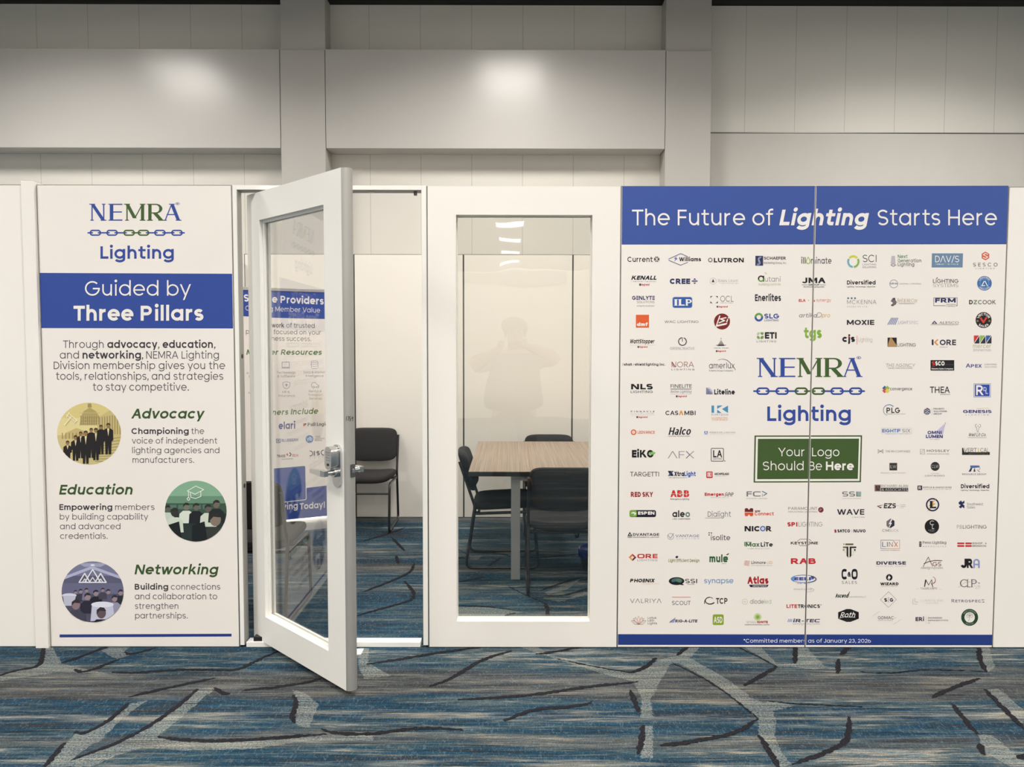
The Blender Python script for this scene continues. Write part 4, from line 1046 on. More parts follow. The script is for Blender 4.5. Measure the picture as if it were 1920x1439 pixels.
LG_(R2, t_(do('arc', -23, 199, 24, 24, 0, 360, 13, (126, 122, 112)), ('LUTRON', 25, 430, 232, 60, KB, .18)))
LG_(R2, t_(do('rect', 585, 144, 690, 277, (44, 50, 88)), do('up'), *[do('arc', 655-k*2, 190, 34-k*7, 34-k*7, 60, 250, 3, (190, 194, 206)) for k in range(4)], *[do('arc', 618, 236, 36-k*7, 34-k*7, -115, 80, 3, (190, 194, 206)) for k in range(4)], ('SCHAEFER', 700, 997, 195, 40, (40, 38, 52), .14), ('Marketing Group, Inc.', 700, 1005, 252, 28, (120, 118, 124), .1)))
LG_(R2, t_(('ill', 1203, 1262, 250, 84, (90, 88, 92), .12), do('arc', 1297, 217, 27, 32, -230, 50, 12, (142, 176, 70)), do('line', [(1278, 192), (1297, 160), (1316, 192)], 10, (166, 190, 80)), ('minate', 1335, 1612, 250, 82, (84, 84, 90), .11)), True)
LG_(R2, t_(do('arc', 15, 485, 43, 43, 0, 360, 3, (150, 146, 146)), do('poly', [(15, 455), (-5, 500), (35, 500)], (62, 60, 70)), ('BARN LIGHT', 82, 355, 497, 38, (150, 148, 146), .07, dict(serif=True, con=.5, small=.8)), fz(105, 345, 515, 9, LG)))
LG_(R2, t_(do('arc', 662, 452, 34, 34, 20, 200, 18, KB), do('arc', 662, 452, 34, 34, 200, 345, 18, (104, 152, 62)), do('rect', 688, 412, 704, 492, KB), ('utani', 712, 925, 492, 66, (128, 124, 124), .07), ('building controls', 630, 925, 543, 32, (176, 166, 120), .08), do('arc', 710, 395, 16, 16, 0, 90, 5, (200, 182, 140)), do('arc', 710, 395, 28, 28, 0, 90, 5, (200, 182, 140))))
LG_(R2, t_(('JMA', 1215, 1532, 512, 74, (24, 24, 28), .21, dict(sq=3)), do('rect', 1213, 533, 1290, 538, KB), do('rect', 1458, 533, 1532, 538, KB), ('GROUP', 1300, 1448, 546, 22, KB, .16), ('Electrical & Lighting Sales', 1235, 1515, 570, 15, KB, .14)), True)
LG_(R2, t_(do('poly', [(-22, 687), (8, 687), (-10, 699), (-22, 715)], KB), do('poly', [(78, 687), (48, 687), (66, 699), (78, 715)], KB), do('poly', [(-22, 782), (8, 782), (-10, 770), (-22, 752)], KB), do('poly', [(78, 782), (48, 782), (66, 770), (78, 752)], KB), ('OCL', 112, 290, 762, 78, (62, 60, 66), .06), fz(115, 288, 778, 9), lambda a: endorse(a, 62, 210, 840, 22)))
LG_(R2, t_(('Enerlites', 580, 930, 755, 92, (34, 34, 46), .15)))
LG_(R2, t_(('ELA', 1170, 1262, 765, 38, (206, 62, 48), .17), ('+', 1292, 1312, 758, 30, (206, 130, 110), .09), do('disc', 1372, 752, 17, (208, 66, 50)), do('disc', 1362, 770, 9, (220, 110, 80)), ('synergy', 1408, 1605, 762, 42, (212, 110, 96), .08)), True)
LG_(R2, t_(do('disc', 135, 1030, 108, (122, 34, 32)), do('up'), do('line', [(105, 955), (60, 1085), (200, 1056)], 15, WH), do('line', [(190, 978), (112, 995), (170, 1018), (95, 1048)], 15, WH), do('line', [(212, 1002), (198, 1035)], 15, WH), do('line', [(45, 1100), (190, 1068)], 10, WH), do('line', [(222, 975), (218, 985)], 13, WH)))
LG_(R2, t_(do('arc', 632, 972, 44, 44, 10, 180, 28, (106, 156, 70)), do('arc', 632, 972, 44, 44, 180, 370, 28, (48, 84, 150)), ('SLG', 705, 905, 990, 66, (60, 84, 150), .16), ('LIGHTING', 708, 900, 1027, 26, (76, 96, 150), .12)))
LG_(R2, t_(('artika', 1170, 1412, 975, 54, (140, 136, 134), .12, SL(.2)), do('arc', 1447, 940, 30, 30, -120, 210, 8, (150, 146, 150)), do('rect', 1412, 968, 1450, 975, (150, 146, 150)), ('pro', 1480, 1588, 975, 54, (214, 166, 58), .09, SL(.2))), True)
LG_(R2, t_(*[do('rect', 122-7*k-3, 1275+13*k-3, 122+7*k+3, 1275+13*k+4+k*.5, (150-12*k, 146-12*k, 146-12*k)) for k in range(1, 7)], do('disc', 122, 1262, 8, (150, 146, 146)), do('rect', 58, 1346, 188, 1354, (60, 58, 62)), ('FOCAL POINT', 28, 225, 1396, 14, (70, 66, 68), .14, dict(track=.2)), lambda a: endorse(a, 52, 185, 1440, 22)))
LG_(R2, t_(do('poly', [(606, 1215), (606, 1190), (622, 1175), (645, 1175), (645, 1195), (628, 1215)], (182, 196, 150)), do('poly', [(655, 1175), (696, 1175), (696, 1198), (680, 1215), (655, 1198)], (120, 148, 94)), do('poly', [(606, 1225), (630, 1225), (645, 1245), (645, 1265), (620, 1265), (606, 1250)], (124, 156, 84)), do('poly', [(655, 1242), (670, 1225), (696, 1225), (696, 1250), (684, 1265), (655, 1265)], (110, 144, 74)), ('ETI', 713, 872, 1262, 88, (26, 26, 30), .18), ('LIGHTING', 602, 868, 1312, 28, (90, 86, 88), .09, dict(track=.22))))
LG_(R2, t_(('tgs', 1240, 1480, 1255, 142, (128, 174, 58), .17)), True)
LG_(R3, t_(do('rect', 269, 76, 445, 250, (222, 94, 48)), do('up'), ('dmf', 282, 428, 228, 46, WH, .2)))
LG_(R3, t_(('WAC LIGHTING', 655, 1115, 187, 34, (92, 88, 92), .08)))
LG_(R3, t_(('WattStopper', 183, 512, 462, 56, (36, 34, 42), .15, SL(.2)), do('rect', 185, 486, 525, 488, LG), lambda a: endorse(a, 290, 425, 520, 22)))
LG_(R3, t_(do('arc', 897, 437, 52, 52, 100, 430, 13, (70, 66, 68)), do('rect', 891, 380, 899, 440, (70, 66, 68)), ('GREENCREATIVE', 730, 1058, 548, 35, (126, 118, 134), .06)))
LG_(R3, t_(('!', 90, 98, 762, 34, RD, .12), ('shat', 108, 215, 762, 33, KB, .17), ('r', 228, 245, 762, 30, (150, 140, 140), .1, SL(.3)), ('shield', 255, 388, 762, 33, KB, .17), ('lighting inc.', 402, 665, 762, 33, KB, .15)))
LG_(R3, t_(('NORA', 750, 1052, 783, 74, (158, 100, 94), .07), do('line', [(752, 715), (795, 783)], 7, (150, 70, 66)), do('line', [(752, 740), (780, 783)], 6, (150, 70, 66)), ('LIGHTING', 748, 1060, 825, 22, (110, 86, 86), .11, dict(track=.3))))
LG_(R3, t_(('amerlux', 1255, 1600, 800, 76, (66, 64, 72), .08), do('arc', 1435, 800, 130, 125, 118, 30, 4, (90, 88, 100), 28, 9), do('line', [(1558, 735), (1612, 820)], 7, (66, 64, 72)), ('A Delta Group Company', 1255, 1580, 840, 21, (84, 82, 86), .09)))
LG_(R3, t_(('NLS', 202, 495, 1083, 74, (26, 25, 30), .2, dict(sq=3)), ('LIGHTING', 198, 497, 1132, 33, (58, 56, 60), .1)))
LG_(R3, t_(('FINELITE', 736, 1022, 1062, 48, (54, 58, 76), .1), do('rect', 736, 1075, 1018, 1082, (70, 74, 92)), ('Better Lighting', 736, 1015, 1128, 32, (92, 98, 110), .09, dict(slant=.2, serif=True, con=.4)), do('rect', 736, 1146, 1018, 1148, LG), lambda a: endorse(a, 808, 953, 1187, 23)))
LG_(R3, t_(*[do('rect', 1216+15*i, 1062+15*j, 1216+15*i+12-1.8*max(0, i-j), 1062+15*j+12-1.8*max(0, i-j), (48, 66, 140)) for i in range(6) for j in range(6) if i-j < 4], ('Liteline', 1325, 1603, 1152, 68, (38, 36, 48), .18)))
LG_(R4, t_(('PINNACLE', 200, 518, 167, 18, (70, 66, 68), .14, dict(track=.45)), fz(200, 520, 182, 9, LG), do('rect', 200, 204, 522, 206, LG), lambda a: endorse(a, 275, 423, 245, 23)))
LG_(R4, t_(('CAS', 667, 840, 207, 58, (46, 44, 46), .13), ('Λ', 850, 908, 207, 60, (222, 146, 52), .2), ('MBI', 922, 1073, 207, 58, (46, 44, 46), .13)))
LG_(R4, t_(do('rect', 1288, 78, 1323, 176, (72, 142, 184)), do('poly', [(1365, 78), (1440, 78), (1365, 124)], (72, 142, 184)), do('poly', [(1430, 126), (1511, 78), (1511, 178)], (72, 142, 184)), do('poly', [(1365, 134), (1425, 178), (1365, 178)], (72, 142, 184)), ('KURTZON', 1288, 1512, 213, 24, (146, 146, 150), .1, dict(track=.15)), ('ILLUMINATING', 1288, 1508, 255, 22, (222, 158, 112), .1), ('YOUR WORLD', 1290, 1508, 281, 22, (222, 158, 112), .1)))
LG_(R4, t_(do('arc', 238, 438, 31, 31, 0, 360, 14, (216, 96, 64)), do('disc', 238, 438, 24, (238, 200, 176)), ('LEDVANCE', 293, 523, 458, 38, (206, 98, 66), .14)))
LG_(R4, t_(('Halco', 703, 1000, 473, 98, (24, 23, 28), .19, dict(slant=.24, con=.55, serif=True)), ('LIGHTING TECHNOLOGIES', 700, 997, 498, 13, KB, .12, dict(track=.1))))
LG_(R4, t_(do('rect', 1190, 425, 1238, 468, (112, 134, 190)), do('up'), do('line', [(1198, 464), (1214, 432), (1230, 464)], 7, WH), ('AMERICAN LIGHTING', 1262, 1608, 450, 18, (130, 128, 132), .11, dict(track=.25)), fz(1275, 1590, 463, 7, LG)))
LG_(R4, t_(('EiKO', 215, 508, 780, 102, (18, 18, 20), .27), do('up'), do('poly', [(438, 738), (455, 712), (490, 697), (535, 712), (520, 732), (490, 745)], (120, 176, 80)), do('line', [(440, 738), (520, 712)], 3, (226, 236, 210))))
LG_(R4, t_(('ΛFX', 698, 1056, 790, 96, (148, 142, 142), .06), do('line', [(955, 697), (990, 745), (952, 788)], 6, (84, 86, 120))))
LG_(R4, t_(*[do('line', [(1292, 655), (1442, 655), (1450, 665), (1450, 820), (1442, 829), (1292, 829), (1284, 820), (1284, 665)], 8, (44, 42, 44), True)], ('LA', 1310, 1432, 778, 96, (40, 38, 40), .14), ('LIGHTING', 1308, 1430, 808, 22, (60, 58, 60), .1), do('disc', 1468, 826, 7, KB)))
LG_(R4, t_(('TARGETTI', 190, 580, 1035, 62, (62, 60, 62), .095)))
LG_(R4, t_(do('poly', [(698, 960), (742, 960), (780, 1028), (736, 1028)], KB), do('poly', [(778, 960), (752, 960), (700, 1028), (726, 1028)], (56, 74, 120)), ('Xtra', 785, 917, 1030, 60, KB, .19), ('Light', 919, 1075, 1030, 60, (50, 86, 168), .17), ('LED Lighting Solutions', 715, 958, 1058, 15, (120, 116, 118), .1)))
LG_(R4, t_(do('rrect', 1218, 968, 1303, 1056, 8, (190, 38, 46)), do('up'), do('frame', 1232, 982, 1290, 1038, 7, WH), do('up'), ('R', 1246, 1278, 1032, 42, WH, .18), ('ARCHIPELAGO', 1328, 1524, 1015, 29, (54, 50, 46), .2, dict(sq=4)), fz(1330, 1508, 1030, 7, LG)))
LG_(R4, t_(('RED SKY', 200, 500, 1312, 68, (154, 44, 44), .19)))
LG_(R4, t_(('ABB', 735, 987, 1313, 92, (206, 40, 38), .29), do('up'), do('rect', 735, 1268, 990, 1272, WH), do('rect', 875, 1215, 878, 1318, WH), do('rect', 952, 1215, 955, 1318, WH), ('Emergency Lighting', 733, 987, 1350, 20, (70, 66, 68), .1)))
LG_(R4, t_(('Emergen', 1196, 1455, 1297, 42, (188, 38, 44), .18), ('see', 1460, 1572, 1303, 66, (70, 64, 70), .09, SL(.35)), fz(1275, 1520, 1320, 9)))
LG_(R5, t_(do('rrect', 195, 285, 576, 385, 26, (26, 26, 46)), do('up'), do('rrect', 198, 288, 300, 382, 24, (120, 166, 62)), do('up'), do('disc', 255, 335, 36, (226, 232, 214), 24), do('up'), do('disc', 240, 345, 26, (120, 166, 62), 12), ('ESPEN', 317, 555, 350, 46, WH, .19)))
LG_(R5, t_(('ale', 812, 990, 385, 92, (32, 30, 34), .15), ('o', 1000, 1066, 385, 92, (94, 122, 122), .15), ('LED', 815, 880, 421, 18, (100, 128, 140), .14), ('LIGHTING', 897, 1068, 421, 18, KB, .14)))
LG_(R5, t_(('Dialight', 1322, 1655, 380, 76, (66, 66, 74), .065), *[do('rect', 1285+k*13, 394, 1293+k*13, 402, (200, 80, 70) if k < 6 else KB) for k in range(17)]))
LG_(R5, t_(do('poly', [(165, 657), (198, 598), (236, 657)], KB), do('up'), do('poly', [(188, 645), (200, 622), (214, 645)], WH), do('disc', 200, 672, 38, (160, 164, 150), 12), ('DVANTAGE', 245, 622, 655, 38, (36, 34, 38), .14), ('ENVIRONMENTAL LIGHTING', 248, 622, 682, 15, (90, 88, 84), .12)))
LG_(R5, t_(do('arc', 787, 665, 44, 44, 0, 360, 6, (136, 136, 144)), do('line', [(745, 645), (785, 690), (830, 622)], 7, (112, 116, 140)), ('VANTAGE', 855, 1198, 675, 38, (124, 130, 164), .1), ('LIGHTING', 875, 1198, 702, 14, (140, 140, 150), .1, dict(track=.5))))
LG_(R5, t_(('isolite', 1365, 1645, 718, 72, (70, 66, 66), .1), *[do('disc', x, y, 9, c) for x, y, c in ((1341, 613, KB), (1373, 613, KB), (1341, 643, KB), (1373, 643, (206, 160, 120)))]))
LG_(R5, t_(do('poly', [(238, 912), (182, 966), (215, 966), (238, 942)], (214, 110, 60)), do('poly', [(238, 912), (294, 966), (262, 966), (238, 942)], (188, 52, 52)), do('poly', [(238, 1020), (182, 966), (215, 966), (238, 990)], (222, 160, 84)), do('poly', [(238, 1020), (294, 966), (262, 966), (238, 990)], (40, 42, 52)), ('ORE', 308, 598, 978, 62, (192, 56, 52), .16, dict(sq=5)), ('LIGHTING', 308, 597, 1020, 28, (146, 144, 144), .1, dict(track=.1))))
LG_(R5, t_(('Light Efficient Design', 755, 1202, 1032, 44, (128, 124, 54), .12), do('poly', [(855, 958), (872, 942), (900, 950), (888, 974), (862, 978)], (44, 48, 60))))
LG_(R5, t_(('mule', 1345, 1612, 1035, 106, (46, 92, 50), .2, dict(sq=4)), do('poly', [(1585, 925), (1628, 903), (1622, 925), (1600, 935)], (46, 80, 48)), fz(1520, 1590, 1055, 8)))
LG_(R6, t_(('PHOΞNIX', 200, 552, 250, 52, (28, 26, 34), .2, SL(.18)), fz(372, 622, 271, 12, (214, 170, 136))))
LG_(R6, t_(do('disc', 872, 232, 112, (24, 26, 32), 57), do('up'), do('disc', 876, 226, 80, (70, 104, 110), 38), do('up'), do('disc', 905, 222, 40, (92, 124, 96), 26), do('poly', [(800, 250), (870, 236), (985, 285), (950, 290)], (24, 26, 32)), ('SSI', 995, 1168, 262, 62, KB, .1), ('SINCE 1989', 1030, 1130, 284, 10, GY, .12)))
LG_(R6, t_(('synapse', 1270, 1690, 262, 72, (98, 140, 184), .1, dict(sq=3))))
LG_(R6, t_(('VΛLRIYΛ', 202, 655, 547, 62, (108, 102, 104), .07, dict(track=.06))))
LG_(R6, t_(do('rect', 806, 460, 1075, 467, (206, 90, 76)), ('SCOUT', 806, 1075, 577, 60, (106, 106, 112), .1)))
LG_(R6, t_(do('arc', 1355, 515, 68, 48, 60, 330, 6, KB, 28, 18), do('arc', 1345, 545, 70, 82, 40, 190, 4, KB, 28, 12), ('TCP', 1440, 1605, 560, 84, (40, 37, 42), .14)))
def lotus(a):
    c1, c2 = (196, 128, 106), (84, 84, 62)
    for dx, hw, top in ((0, 26, 735), (-38, 26, 748), (38, 26, 748)):
        a.line([(325, 858), (325+dx-hw, 800), (325+dx*1.2, top), (325+dx+hw, 800), (325, 858)], 4, c1)
    a.line([(325, 856), (260, 830), (248, 770), (290, 780)], 4, c1); a.line([(325, 856), (390, 830), (404, 770), (362, 780)], 4, c1)
    a.line([(325, 858), (270, 856), (220, 805), (268, 800), (325, 856)], 4, c2); a.line([(325, 858), (385, 856), (432, 805), (384, 800), (325, 856)], 4, c2)
LG_(R6, t_(lotus, ('Lotus', 457, 580, 775, 30, (84, 80, 82), .1), ('LED', 457, 548, 813, 28, (84, 80, 82), .1), ('Lights', 457, 592, 855, 30, (84, 80, 82), .1)))
LG_(R6, t_(*[do('line', [(772+k*19, 828), (800+k*17, 800-k*12)], 11, (104, 124, 168)) for k in range(4)], ('RIG-A-LITE', 850, 1168, 828, 42, (58, 60, 78), .18, SL(.14))))
LG_(R6, t_(do('rrect', 1393, 712, 1551, 864, 22, (134, 162, 48)), do('up'), ('ASD', 1408, 1532, 836, 90, WH, .14)))
LG_(R7, t_(('FC', 152, 360, 165, 74, (118, 120, 124), .12, dict(sq=4)), do('line', [(380, 90), (444, 124), (398, 150)], 12, (84, 112, 150)), do('line', [(380, 128), (380, 166)], 8, (140, 150, 164)), ('OUTDOOR LIGHTING', 150, 452, 200, 12, GY, .11, dict(track=.1))))
LG_(R7, t_(do('poly', [(126, 388), (126, 345), (140, 333), (165, 333), (187, 360), (208, 333), (235, 333), (248, 345), (248, 388)], (110, 34, 32)), do('poly', [(126, 396), (248, 396), (248, 436), (236, 449), (208, 449), (187, 420), (165, 449), (140, 449), (126, 436)], (218, 84, 48)), ('MW', 272, 350, 388, 24, (96, 40, 36), .2), ('Connect', 268, 545, 437, 48, (210, 82, 56), .15)))
LG_(R7, t_(('NIC', 122, 340, 667, 76, (30, 29, 34), .21), do('arc', 386, 628, 32, 32, 0, 360, 14, (70, 96, 158)), do('disc', 386, 628, 26, (196, 208, 230)), ('R', 432, 515, 667, 76, (30, 29, 34), .21)))
LG_(R7, t_(do('frame', 120, 820, 220, 828, 8, (62, 110, 66)), do('rect', 120, 820, 132, 880, (62, 110, 66)), ('M', 138, 222, 888, 62, (62, 110, 66), .17), ('ax', 228, 340, 888, 62, (62, 110, 66), .15), ('LiTe', 356, 530, 888, 62, (38, 38, 40), .16), ('A NEW WAVE OF LIGHT', 170, 485, 924, 14, (110, 106, 106), .1, dict(track=.3))))
LG_(R7, t_(*[do('line', [(112+k*4, 1132-k*14), (190-k*0, 1150-k*18)], 3.5, (206, 116, 90)) for k in range(-1, 4)], *[do('line', [(126+k*18, 1090), (108+k*18, 1160)], 3.5, (206, 116, 90)) for k in range(1, 5)], ('Linmore', 222, 428, 1138, 42, (50, 50, 58), .12), ('LED', 445, 528, 1138, 42, (212, 176, 134), .1), ('ULTRA PERFORMANCE LIGHTING', 220, 525, 1166, 10, (140, 136, 136), .1)))
LG_(R7, t_(('PARAMOUNT', 752, 1172, 357, 40, (140, 132, 132), .1), ('INDUSTRIAL LIGHTING', 752, 1172, 394, 20, (160, 154, 152), .1), do('disc', 1222, 357, 39, (112, 36, 46)), do('up'), *[do('line', [(1195+k*7, 375-k*2), (1215+k*8, 335+k*3)], 3, (206, 160, 160)) for k in range(4)]), True)
LG_(R7, t_(('SPI', 740, 884, 597, 62, (186, 40, 48), .22), ('LIGHTING', 900, 1245, 597, 64, (108, 102, 106), .06)), True)
LG_(R7, t_(('KEYSTONE', 788, 1180, 855, 38, (44, 40, 46), .16), do('line', [(885, 805), (925, 780), (1045, 780), (1082, 802)], 7, (150, 80, 80)), do('line', [(912, 864), (930, 874), (1030, 874), (1050, 862)], 7, (170, 60, 62))), True)
LG_(R7, t_(('RAB', 790, 1148, 1137, 82, (196, 44, 52), .26, dict(sq=3))), True)
LG_(R7, t_(('SSL', 1530, 1800, 165, 72, (120, 122, 124), .12, dict(sq=4)), do('rect', 1745, 94, 1802, 150, (146, 170, 166)), ('SOLID STATE LUMINAIRES', 1530, 1800, 198, 10, LG, .11)))
LG_(R7, t_(('WAVE', 1455, 1848, 428, 80, (46, 42, 56), .14), ('LIGHTING', 1672, 1853, 470, 14, (70, 66, 76), .13, dict(track=.4))))
LG_(R7, t_(do('poly', [(1412, 645), (1440, 638), (1446, 660), (1448, 685), (1418, 686), (1422, 665)], (150, 40, 46)), ('SATCO', 1460, 1642, 683, 44, (34, 30, 38), .2), do('rect', 1668, 640, 1671, 682, GY), ('NUVO', 1692, 1866, 683, 44, (34, 30, 38), .19)))
LG_(R7, t_(do('rect', 1575, 842, 1690, 866, (104, 92, 60)), do('rect', 1545, 842, 1562, 862, (150, 138, 100)), do('rect', 1540, 886, 1618, 908, (110, 96, 60)), do('poly', [(1592, 886), (1618, 886), (1618, 1050), (1592, 1020)], (44, 42, 34)), do('rect', 1636, 886, 1732, 908, (50, 48, 42)), do('poly', [(1636, 886), (1662, 886), (1662, 1020), (1636, 1050)], (34, 33, 30)), do('rect', 1540, 922, 1560, 948, (150, 136, 92)), do('rect', 1700, 922, 1722, 948, KB), do('line', [(1570, 925), (1570, 970), (1592, 970)], 2, (120, 116, 90)), do('line', [(1730, 960), (1690, 960), (1690, 1010), (1668, 1010)], 2, (120, 116, 90))))
LG_(R8, t_(('Atlas', 157, 450, 335, 98, (168, 32, 40), .24), do('poly', [(180, 347), (452, 347), (432, 381), (200, 381)], (34, 34, 58)), do('up'), ('Lighting Products', 230, 425, 372, 18, WH, .12)))
LG_(R8, t_(do('arc', 122, 582, 38, 38, 0, 360, 4, (190, 184, 150)), ('DL', 105, 140, 592, 22, (180, 176, 150), .08), ('diode', 195, 385, 610, 58, (128, 122, 122), .08), ('led', 392, 488, 610, 58, (164, 182, 144), .07)))
LG_(R8, t_(*[do('disc', 300, 795, 58-11*k, c) for k, c in enumerate(((218, 220, 196), (194, 208, 156), (170, 194, 116), (146, 178, 88), (122, 162, 70)))], do('up'), ('IGNITE', 292, 440, 880, 32, (196, 54, 44), .19), ('SPEED', 145, 280, 880, 30, (206, 204, 196), .15), ('HAZARDOUS & INDUSTRIAL LIGHTING', 120, 465, 907, 12, (80, 76, 76), .13)))
LG_(R8, t_(do('arc', 935, 265, 172, 52, 0, 360, 9, (88, 118, 178)), do('arc', 965, 272, 145, 48, -90, 60, 4, (50, 52, 74), 28, 18), do('poly', [(765, 265), (790, 232), (815, 225), (805, 305), (785, 298)], (104, 150, 206)), ('EELP', 805, 1080, 287, 44, (46, 66, 150), .2), fz(842, 1022, 330, 13, (100, 110, 160)), ('VersaLED Lighting', 795, 1045, 420, 24, (170, 166, 168), .09), do('arc', 1000, 420, 78, 26, -110, 70, 3, LG, 28, 7)), True)
LG_(R8, t_(('LITE', 700, 848, 670, 50, (190, 52, 50), .16), ('TRONICS', 856, 1162, 670, 50, (36, 34, 38), .17), do('disc', 1177, 626, 7, GY)), True)
LG_(R8, t_(*[do('line', [(718+k*17, 862), (728+k*15, 825)], 8, (110, 134, 190)) for k in range(4)], ('iR-TEC', 788, 1160, 868, 46, (62, 60, 90), .16, dict(slant=.2, sq=4)), ('Specifying Building Systems', 785, 1160, 900, 24, (172, 166, 162), .08)), True)
LG_(R8, t_(('C', 1462, 1535, 274, 146, (22, 24, 40), .25, dict(sq=3)), ('&', 1545, 1592, 236, 68, (22, 24, 40), .16), ('O', 1600, 1684, 274, 146, (22, 24, 40), .25, dict(sq=3)), ('SALES', 1465, 1675, 335, 40, (112, 108, 114), .09, dict(track=.22))))
LG_(R8, t_(('Ascend', 1372, 1548, 527, 56, (40, 66, 56), .19, SL(.24)), do('line', [(1548, 520), (1572, 445)], 9, (60, 56, 56)), ('Sales & Marketing, LLC', 1565, 1800, 523, 16, (140, 138, 136), .08)))
LG_(R8, t_(do('poly', [(1415, 728), (1530, 684), (1586, 684), (1700, 728), (1700, 818), (1586, 862), (1530, 862), (1415, 818)], (18, 18, 20)), do('up'), ('Roth', 1440, 1640, 800, 72, WH, .11, SL(.35)), do('line', [(1430, 812), (1500, 792), (1650, 800)], 5, WH), fz(1500, 1610, 838, 9, (90, 90, 90))))
LG_(U6, t_(do('arc', 180, 185, 56, 60, 40, 140, 24, (206, 206, 64)), do('arc', 180, 185, 58, 60, 150, 265, 22, (110, 172, 190)), do('arc', 180, 185, 58, 60, 275, 390, 22, (128, 176, 80)), ('SCI', 286, 440, 190, 82, (66, 64, 72), .07), ('LIGHTING', 283, 437, 225, 18, (130, 126, 130), .09, dict(track=.1)), ('SOLUTIONS', 283, 437, 257, 20, (120, 116, 120), .1)))
LG_(U6, t_(do('poly', [(610, 120), (648, 120), (655, 210), (600, 210)], (190, 184, 186)), do('poly', [(595, 222), (628, 206), (665, 222), (630, 243)], (140, 134, 140)), do('up'), do('poly', [(612, 222), (628, 214), (646, 222), (630, 232)], WH), ('Next', 680, 790, 145, 38, (74, 134, 72), .1), ('Gen', 680, 768, 192, 38, (82, 130, 84), .1), ('eration', 772, 945, 192, 38, (108, 104, 108), .1), ('Lighting', 680, 865, 235, 38, (108, 104, 108), .1)))
LG_(U6, t_(do('poly', [(1065, 92), (1414, 92), (1409, 250), (1061, 250)], (106, 134, 162)), do('up'), ('DΛV/S', 1100, 1370, 192, 74, WH, .08), fz(1102, 1368, 214, 12, WH)))
LG_(U6, t_(do('poly', hexa(1666, 121, 49), (212, 96, 62)), do('up'), do('line', [(1692, 104), (1666, 92), (1642, 108), (1692, 134), (1666, 150), (1640, 138)], 9, WH), ('SESCO', 1527, 1803, 240, 42, (106, 102, 108), .1, dict(track=.3)), ('LIGHTING', 1555, 1770, 269, 14, (130, 126, 130), .1, dict(track=.5))))
LG_(U6, t_(('Diversified', 108, 430, 443, 46, (38, 36, 46), .155), ('Lighting | Technology | Expertise', 107, 428, 474, 13, (60, 56, 60), .12)))
LG_(U6, t_(do('arc', 635, 435, 45, 45, 0, 360, 5, (120, 124, 146)), ('SRW', 592, 680, 442, 20, (96, 100, 130), .12), ('LIGHTING + CONTROLS', 697, 942, 441, 14, (150, 148, 150), .1)))
LG_(U6, t_(('LiGHTING', 1076, 1362, 425, 44, (84, 80, 86), .11), ('SYSTEMS', 1076, 1360, 472, 38, (130, 124, 128), .06), do('disc', 1122, 370, 8, (196, 84, 76))))
LG_(U6, t_(do('disc', 1655, 429, 82, (58, 108, 164)), do('up'), do('arc', 1655, 429, 50, 50, 0, 360, 3, (160, 184, 210)), do('line', [(1652, 405), (1625, 455), (1660, 455)], 9, WH), do('line', [(1662, 405), (1688, 458)], 9, WH), lambda a: (a.arctext('LIGHTING', 1655, 429, 58, 17, WH, 150, 30, .12), a.arctext('ASSOCIATES', 1655, 429, 75, 17, WH, 215, 325, .12, inside=True))))
LG_(U6, t_(*[do('disc', x, 597, 11, (96, 118, 132)) for x in (122, 161, 199)], ('MCKENNA', 108, 440, 662, 46, (142, 140, 146), .08, dict(track=.06)), ('AGENCIES LTD', 108, 335, 699, 16, (160, 156, 158), .1, dict(track=.3))))
LG_(U6, t_(do('poly', [(600, 630), (622, 595), (645, 590), (655, 620), (668, 640), (660, 665), (625, 688), (606, 672), (628, 650)], (112, 104, 104)), do('disc', 640, 605, 12, (60, 56, 62)), do('disc', 615, 675, 10, (80, 74, 78)), ('Bell & McCoy', 668, 898, 645, 44, (176, 154, 122), .09, dict(slant=.2, serif=True, con=.4)), do('rect', 690, 655, 868, 660, (130, 126, 122))))
LG_(U6, t_(do('line', [(1215, 681), (1085, 681), (1085, 592), (1348, 592), (1348, 681), (1335, 681)], 5, (70, 76, 110)), ('FRM', 1100, 1332, 646, 50, (38, 42, 92), .19, dict(sq=4)), ('LIGHTING &', 1225, 1330, 672, 12, (84, 82, 90), .1), ('CONTROLS', 1225, 1325, 692, 12, (84, 82, 90), .1)))
LG_(U6, t_(('D', 1482, 1524, 665, 48, (46, 44, 46), .16), ('Z', 1532, 1572, 665, 48, (116, 150, 92), .15), ('COOK', 1582, 1785, 665, 48, (92, 90, 92), .12)))
LG_(U6, t_(('MOXIE', 106, 415, 897, 56, (40, 37, 46), .16)))
LG_(U6, t_(*[do('line', [(570+k*20, 890), (612+k*17, 820)], 12, (140+6*(k % 3), 148+6*(k % 2), 180)) for k in (0, 1, 2, 3, 4)], ('LIGHT', 686, 800, 887, 34, (142, 144, 172), .08), ('SPEC', 806, 912, 887, 34, (172, 172, 186), .07)))
LG_(U6, t_(do('poly', [(1060, 885), (1092, 850), (1128, 885)], (52, 50, 88)), do('up'), do('poly', [(1082, 878), (1093, 864), (1104, 878)], WH), ('ALESCO', 1143, 1365, 885, 26, (92, 88, 98), .1, dict(serif=True, con=.4)), do('rect', 1050, 893, 1365, 897, (140, 134, 140))))
LG_(U6, t_(do('disc', 1645, 843, 90, (30, 28, 32)), do('up'), do('line', [(1612, 820), (1643, 868), (1676, 816)], 20, (208, 64, 52)), lambda a: (a.arctext('VECTOR', 1645, 843, 55, 25, WH, 162, 18, .14), a.arctext('SALES', 1645, 843, 80, 25, WH, 222, 318, .14, inside=True)), do('arc', 1578, 853, 8, 8, 0, 360, 5, (190, 160, 110)), do('arc', 1711, 853, 8, 8, 0, 360, 5, (190, 160, 110))))
